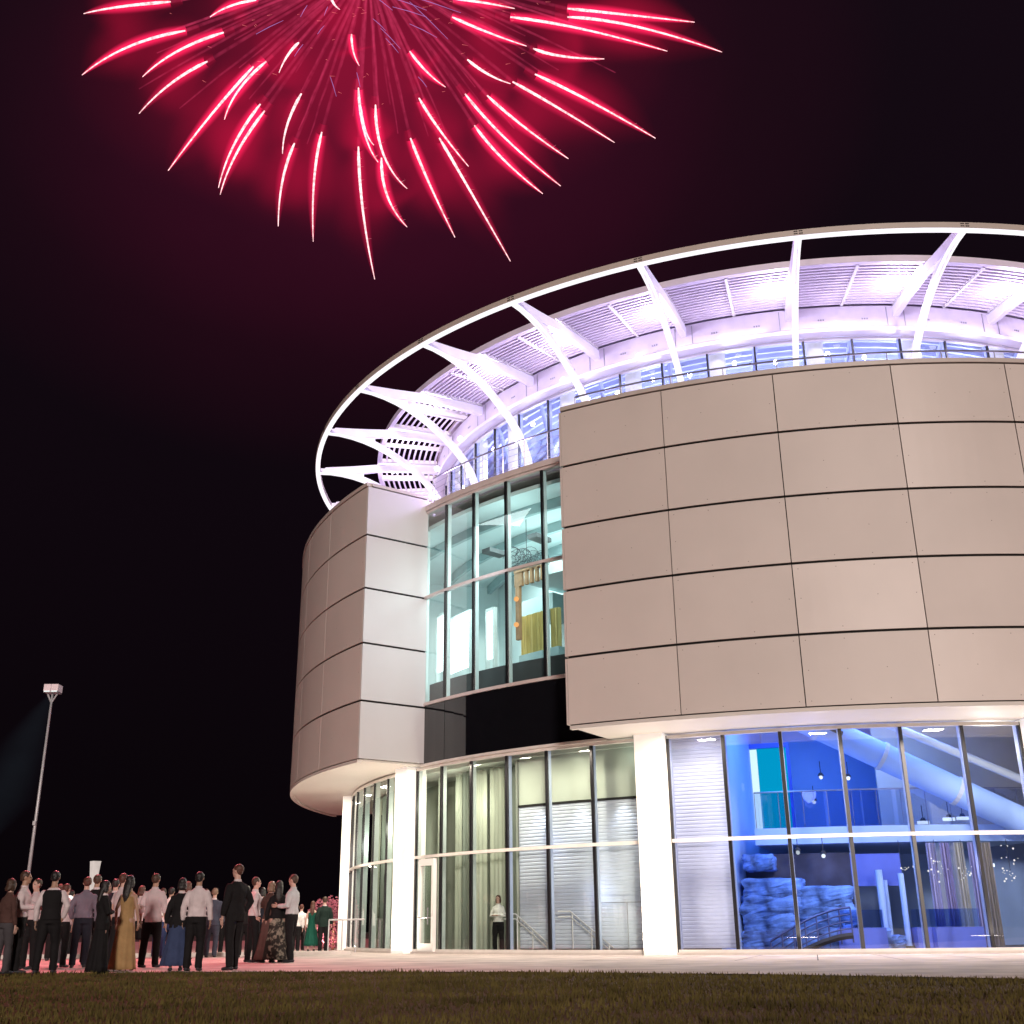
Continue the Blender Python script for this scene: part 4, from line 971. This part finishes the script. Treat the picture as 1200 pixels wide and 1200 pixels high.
    if extra in ('phone', 'cup'):
        s = 1 if arms[1] in ('phone', 'cup', 'face') else -1; sh_, el, wr, fd, side, n_ = A[s]; Rm = Matrix.Rotation(rad(rot), 4, 'Z')
        c_ = Vector((P.x, P.y, 0))+Rm @ ((wr+fd*.10)*k)
        if extra == 'phone':
            g = MB(); g.box((0, 0, 0), (.075, .010, .15)); g.cur = 1; g.box((0, -.007, 0), (.066, .003, .14)); o = g.build('phone', [M['dark'], emis('phone_screen', (.8, .85, 1), 1.0)], loc=c_); o.rotation_euler = (0, .2, rad(rot)); tag(o, 'glowing phone held up by the guest at the left edge of the crowd', 'phone')
        else:
            g = MB(); g.tube([(0, 0, -.06), (0, 0, .06)], [.028, .037], 12); o = g.build('cup', cm(('red_cup', (.5, .2, .2))), loc=c_); tag(o, 'pale red drinks cup in the hand of the man at the left of the crowd', 'cup')
    return e_
# rotation 0 = back to the camera; +90 faces left, -90 faces right
person(-1, 1142, 1030, -30, 'woman with brown hair in a reddish knit cut off by the left edge', 'blouse', topm=BROWNR, legm=GREYT, hair='bob', hc='brown', sex='f', arms=('down', 'down'))
person(15, 1141, 1021, -75, 'man in tucked white shirt and black trousers facing right, holding a cup, leftmost full figure', 'shirt', arms=('down', 'cup'), hc='brown', extra='cup', skin=1)
person(31, 1136, 1030, 150, 'guest in pale pink shirt facing the camera and raising a phone', 'shirt', topm=PINKW, arms=('phone', 'down'), hc='brown', extra='phone', skin=0)
person(51, 1141, 1021, 8, 'man in black vest over a white shirt seen from behind', 'vest', topm=BLACK, arms=('down', 'pocket'), hc='black', skin=1, stance=.12)
person(67, 1134, 1036, -20, 'short guest with reddish hair half hidden right of the man in the vest', 'shirt', topm=PINKW, hc='auburn', legm=BLACK, sex='f')
person(91, 1134, 1028, 25, 'man in dusky lilac shirt and dark trousers', 'shirt', topm=LILAC, legm=NAVY, hc='auburn', arms=('pocket', 'down'), stance=.1)
person(103, 1131, 1025, 10, 'tall dark haired guest in black behind the woman in the black suit', 'jacket', topm=BLACK, hc='brown', legm=BLACK, skin=1)
person(113, 1140, 1032, -60, 'woman with long black hair in a black trouser suit facing right', 'jacket', topm=BLACK, legs='gown', legm=BLACK, hem=.02, hair='long', sex='f', arms=('down', 'fold'), extra='bare')
person(126, 1128, 1029, 0, 'guest with black hair in dark jacket behind the man in the pink shirt', 'jacket', topm=NAVY, legm=BLACK)
person(134, 1136, 1024, -35, 'man in loose pink shirt beside the woman in the mustard gown', 'shirt', topm=PINKW, sleeves='short', arms=('down', 'cup'), hc='auburn')
person(142, 1138, 1026, -15, 'woman with very long dark hair in a long mustard satin gown', None, legs='gown', legm=MUST, hem=.03, hair='long', sex='f', heels=True, arms=('down', 'down'), skin=1)
person(158, 1127, 1038, 10, 'woman in pale top and short black skirt with bare legs', 'blouse', topm=PINKW, legs='shortskirt', legm=BLACK, hem=.50, hair='bob', hc='auburn', sex='f', heels=True)
person(173, 1134, 1024, -8, 'man in untucked pinkish white shirt with rolled sleeves from behind', 'shirt', topm=PINKW, sleeves='rolled', waist=.84, arms=('down', 'down'), hc='brown', skin=1, stance=.06)
person(184, 1123, 1041, 12, 'person in bright white top and jeans half hidden behind the untucked shirt', 'tee', topm=BRIGHT, sleeves='short', legs='jeans', legm=JEANS, hc='brown', sex='f')
person(194, 1123, 1040, 0, 'guest in bright white tee shirt and blue jeans seen from behind', 'tee', topm=BRIGHT, sleeves='short', legs='jeans', legm=JEANS, hc='black', arms=('hip', 'down'), skin=1)
person(205, 1138, 1029, 20, 'guest in black top and long blue skirt', 'jacket', topm=BLACK, legs='skirt', legm=('blue_skirt_cotton', (.035, .05, .11)), hem=.10, hair='bob', hc='black', sex='f')
person(225, 1138, 1022, 0, 'man in pale shirt and black trousers from behind with arms hanging, hair short black', 'shirt', topm=WHITE, arms=('down', 'down'), hc='black', skin=1)
person(213, 1125, 1029, -20, 'dark dressed guest behind the left shoulder of the man in the pale shirt', 'jacket', topm=BLACK, hc='auburn', sex='f', hair='bob')
person(246, 1122, 1041, 5, 'guest with blond hair in a grey blue suit', 'jacket', topm=GREYB, legm=GREYB, hc='blond', skin=0)
person(271, 1137, 1013, 55, 'tallest man in a black suit with his head turned left', 'jacket', topm=BLACK, arms=('down', 'pocket'), hc='auburn', skin=0, head=20, stance=.08)
person(294, 1128, 1028, -65, 'man in tucked white shirt looking right beside the tall man in black', 'shirt', arms=('down', 'pocket'), hc='brown', stance=.04)
person(313, 1128, 1033, 0, 'woman with blond hair in a long brown dress', 'blouse', topm=BROWNR, legs='skirt', legm=('brown_crepe', (.10, .05, .045)), hem=.06, hair='bob', hc='blond', sex='f', arms=('face', 'down'))
person(322, 1128, 1032, 15, 'woman with long black hair and dark top over a floral print skirt', 'blouse', topm=BLACK, legs='skirt', legm=FLOR, hem=.06, hair='long', sex='f')
person(339, 1128, 1025, 75, 'man in pale grey shirt facing left at the right end of the near group', 'shirt', topm=('pale_grey_cotton', (.46, .46, .47)), arms=('cup', 'fold'), hc='brown', stance=.1)
person(346, 1115, 1061, 20, 'far guest in bright white shirt just behind the man in pale grey', 'shirt', topm=BRIGHT, arms=('hip', 'down'), hc='brown')
person(351, 1114, 1060, -10, 'far short haired man in white shirt and black trousers left of the green dress', 'shirt', topm=BRIGHT, hc='auburn')
person(364, 1116, 1056, 5, 'woman with long auburn hair in an emerald green strapless dress', None, legs='gown', legm=GREEN, hem=.22, hair='long', hc='auburn', sex='f', heels=True, extra='bare')
person(378, 1116, 1051, 15, 'man in dark green suit right of the woman in the green dress', 'jacket', topm=DKGREEN, legm=BLACK, hc='brown')
rr2 = random.Random(4)
person(60, 1126, 1033, 15, 'guest in grey suit behind the right shoulder of the man in the vest', 'jacket', topm=GREYT, hc='brown')
person(118, 1124, 1038, -10, 'far guest in pale pink top between the black suit and the mustard gown', 'blouse', topm=PINKW, legm=NAVY, hair='bob', hc='brown', sex='f')
person(284, 1122, 1038, 10, 'far guest in black between the tallest man and the white shirt', 'jacket', topm=BLACK, hc='black')
person(303, 1121, 1040, -5, 'far guest in navy with black hair behind the white shirt', 'jacket', topm=NAVY, hc='black', hair='bob', sex='f')
for i, (u, vf, vh, nm, lab) in enumerate(((75, 1122, 1040, GREYB, 'far guest in grey jacket behind the domed path lamp'), (236, 1120, 1037, BLACK, 'far guest in black between the pale shirt and the grey blue suit'), (262, 1119, 1045, NAVY, 'far guest in navy behind the tallest man'), (148, 1120, 1040, PINKW, 'far guest in pink behind the mustard gown'), (20, 1121, 1044, BLACK, 'far guest in black behind the man holding a cup'))):
    person(u, vf, vh, rr2.uniform(-25, 25), lab, 'jacket' if nm != PINKW else 'shirt', topm=nm, hc=rr2.choice(('black', 'brown', 'auburn')))
# person inside behind the dark curtain pane
ip_ = W(18.5, -43.6)
_g = ground
def _inside(u, v, z=0.0): return Vector((ip_.x, ip_.y, 0))
ground = _inside
person(585, 1113, 1049, 160, 'person in white shirt and dark trousers standing behind the glass left of the siding', 'shirt', topm=BRIGHT, arms=('fold', 'fold'), hc='auburn', sex='f', hair='bob', group=None)
ground = _g
#ENDPEOPLE
# ------------------------------------------------------------------ fireworks
FD = 170.0
def fp(u, v, dd=0): return at(u, v, FD+dd)
C0 = fp(432, -40)
fw = empty('firework_burst', C0, 'huge crimson firework burst of long curved sparks in the night sky', 'firework')
core = emis('firework_core', (1, .62, .64), 1.6, var=.45, scale=1.4)
tipm = emis('firework_tip', (1, .30, .38), .9)
halo = glow_mat('firework_halo', (1, .016, .10), 1.15, 4.0)
halo2 = glow_mat('firework_wide_halo', (1, .006, .07), .15, 5.0)
trail = glow_mat('firework_trail', (.8, .06, .17), .17, 1.4, ns=.6, nscale=.5)
ST = [((200,2),(140,8),(98,16)),((300,0),(270,7),(246,20)),((217,36),(150,55),(96,88)),((262,38),(208,60),(167,90)),((243,72),(200,98),(163,133)),
((297,78),(247,135),(197,200)),((312,72),(280,105),(263,140)),((305,122),(274,170),(256,220)),((310,130),(277,180),(258,228)),((350,50),(337,65),(327,85)),
((353,110),(337,145),(331,180)),((345,168),(331,212),(326,265)),((377,155),(368,212),(367,283)),((387,-6),(391,4),(398,11)),((412,40),(414,60),(421,77)),
((420,172),(425,245),(439,327)),((420,103),(427,155),(443,190)),((422,122),(428,152),(438,170)),((440,123),(449,180),(477,221)),((447,185),(454,230),(477,266)),
((480,60),(500,84),(522,102)),((491,115),(515,152),(549,195)),((481,162),(503,215),(533,278)),((515,162),(550,222),(598,306)),((530,20),(572,38),(617,54)),
((548,70),(572,87),(598,98)),((545,110),(592,162),(657,218)),((556,147),(590,187),(636,227)),((571,112),(612,147),(666,186)),((601,96),(655,127),(720,167)),
((627,87),(692,119),(768,162)),((625,57),(660,66),(708,69)),((598,20),(682,34),(782,60)),((665,20),(745,31),(846,61)),((665,10),(732,17),(814,26)),((530,-2),(566,3),(603,10)),
((250,-40),(190,-45),(140,-30)),((620,-60),(700,-70),(790,-50)),((330,-120),(290,-170),(260,-200)),((430,-130),(428,-190),(425,-250)),((520,-120),(560,-180),(600,-220)),((600,-100),(670,-140),(740,-150)),((280,-80),(210,-110),(150,-110))]
rf = random.Random(21)
for a, m_, e in ST:
    dd = rf.uniform(-14, 14)
    P0, P1, P2 = fp(*a, dd*.5)-C0, fp(*m_, dd*.75)-C0, fp(*e, dd)-C0
    pts = []
    n = 18
    for i in range(n+1):
        s = i/n; c1 = P1*2-(P0+P2)*.5; pts.append(P0*(1-s)**2+c1*2*s*(1-s)+P2*s*s)
    L = (P2-P0).length; th = min(1, .55+L/26)
    rr_ = [.27*th*(min(1, .45+5*(i/n))*(1-.80*(i/n)**1.4)+.02) for i in range(n+1)]
    b = MB(); b.tube(pts, rr_, 8); st = b.build('streak', core, fw, smooth=True)
    b = MB(); b.tube(pts, [1.75*th*(math.sin(math.pi*min(1, .16+.84*(i/n))) ** .7*(1-.45*i/n)+.05) for i in range(n+1)], 14, caps=False); b.build('glow', halo, st, smooth=True)
    b = MB(); q0 = pts[0]+(pts[0]-pts[4])*.5; q1 = pts[-1]
    b.tube([q0]+pts[1:-1]+[q1], [7.5*th*math.sin(math.pi*min(1, max(0, .02+.96*i/n))) ** .8+.02 for i in range(n+1)], 14, caps=False); b.build('wide_glow', halo2, st, smooth=True)
    # hairs of falling sparks
    if L > 12 and e[0] > 400:
        b = MB()
        for i in range(10):
            p = pts[rf.randint(2, n-2)]; b.tube([p, p+Vector((rf.uniform(.3, .9), 0, rf.uniform(-.1, .5)))], [.035, .01], 3)
        b.build('spark_hair', tipm, st)
    # faint smoke trail back to the centre
    tr = [Vector((0, 0, 0)).lerp(pts[0], .10+.9*k/8)+Vector((0, 0, .012*L*math.sin(math.pi*k/8))) for k in range(9)]
    b = MB(); b.tube(tr, [.22+.02*k for k in range(9)], 8, caps=False); b.build('smoke_trail', trail, st, smooth=True)
for k, (a, e) in enumerate((((418,85),(422,102)),((387,90),(394,113)),((446,33),(469,57)),((452,45),(467,62)),((437,22),(452,36)),((480,28),(512,44)),((480,2),(525,46)),((460,8),(500,20)),((355,52),(345,66)),((300,40),(332,24)),((455,-4),(500,12)),((436,-6),(460,12)),((490,90),(500,102)),((360,6),(352,20)),((372,40),(380,30)),((470,-8),(540,15)),((384,8),(380,18)))):
    P0, P2 = fp(*a)-C0, fp(*e)-C0; b = MB(); b.tube([P0, (P0+P2)/2+Vector((0, 0, .15)), P2], [.04, .06, .03], 5); b.build('violet_spark', emis('violet_spark_%d' % k, (.45, .35, 1), .55), fw)
# red smoke glow round the burst, painted as emissive trails and shells
for k in range(44):
    a_ = rad(-12-156*rf.random()); L = rf.uniform(26, 52); p1 = Vector((math.cos(a_)*L*1.1, rf.uniform(-10, 10), math.sin(a_)*L*.85)); sag = Vector((0, 0, -.06*L))
    tr = [p1*(.12+.88*i/9)+sag*(i/9)**2+Vector((rf.uniform(-.12, .12), 0, rf.uniform(-.12, .12))) for i in range(10)]
    b = MB(); b.tube(tr, [.5-.04*i for i in range(10)], 7, caps=False); b.build('smoke_trail', trail, fw, smooth=True)
EM = emis('ember', (1, .22, .22), .8)
for k in range(70):
    a_ = rad(-5-170*rf.random()); L = rf.uniform(14, 52); p1 = Vector((math.cos(a_)*L*.95, rf.uniform(-10, 10), math.sin(a_)*L*.62)); d_ = Vector((rf.uniform(.3, 1.2), 0, rf.uniform(-.5, .3)))
    b = MB(); b.tube([p1, p1+d_], [.05, .015], 4); b.build('ember', EM, fw)
sm = empty('firework_smoke_glow', C0, 'red smoke glow painted as emissive shells around the crimson firework', 'smoke')
for (u, v, r, st_, pw) in ((440, 60, 105, .026, 2.6), (430, 60, 78, .030, 3.0), (420, 60, 50, .075, 3.4), (540, 40, 46, .045, 3.4), (310, 45, 44, .045, 3.4), (430, 0, 36, .09, 3.0)):
    c = fp(u, v, 12)-C0; scol = (.55, .016, .14) if r > 60 else (.95, .012, .085); b = MB(); b.ball((0, 0, 0), (r*1.0, r*.6, r*.86), 48, 32); o = b.build('smoke_glow_shell', glow_mat('red_smoke_glow', scol, st_, pw, ns=.18, nscale=.03, nd=4), sm, smooth=True); o.location = c
fl = light('POINT', 'firework_light', C0, .6e6, (1, .10, .18), 12)
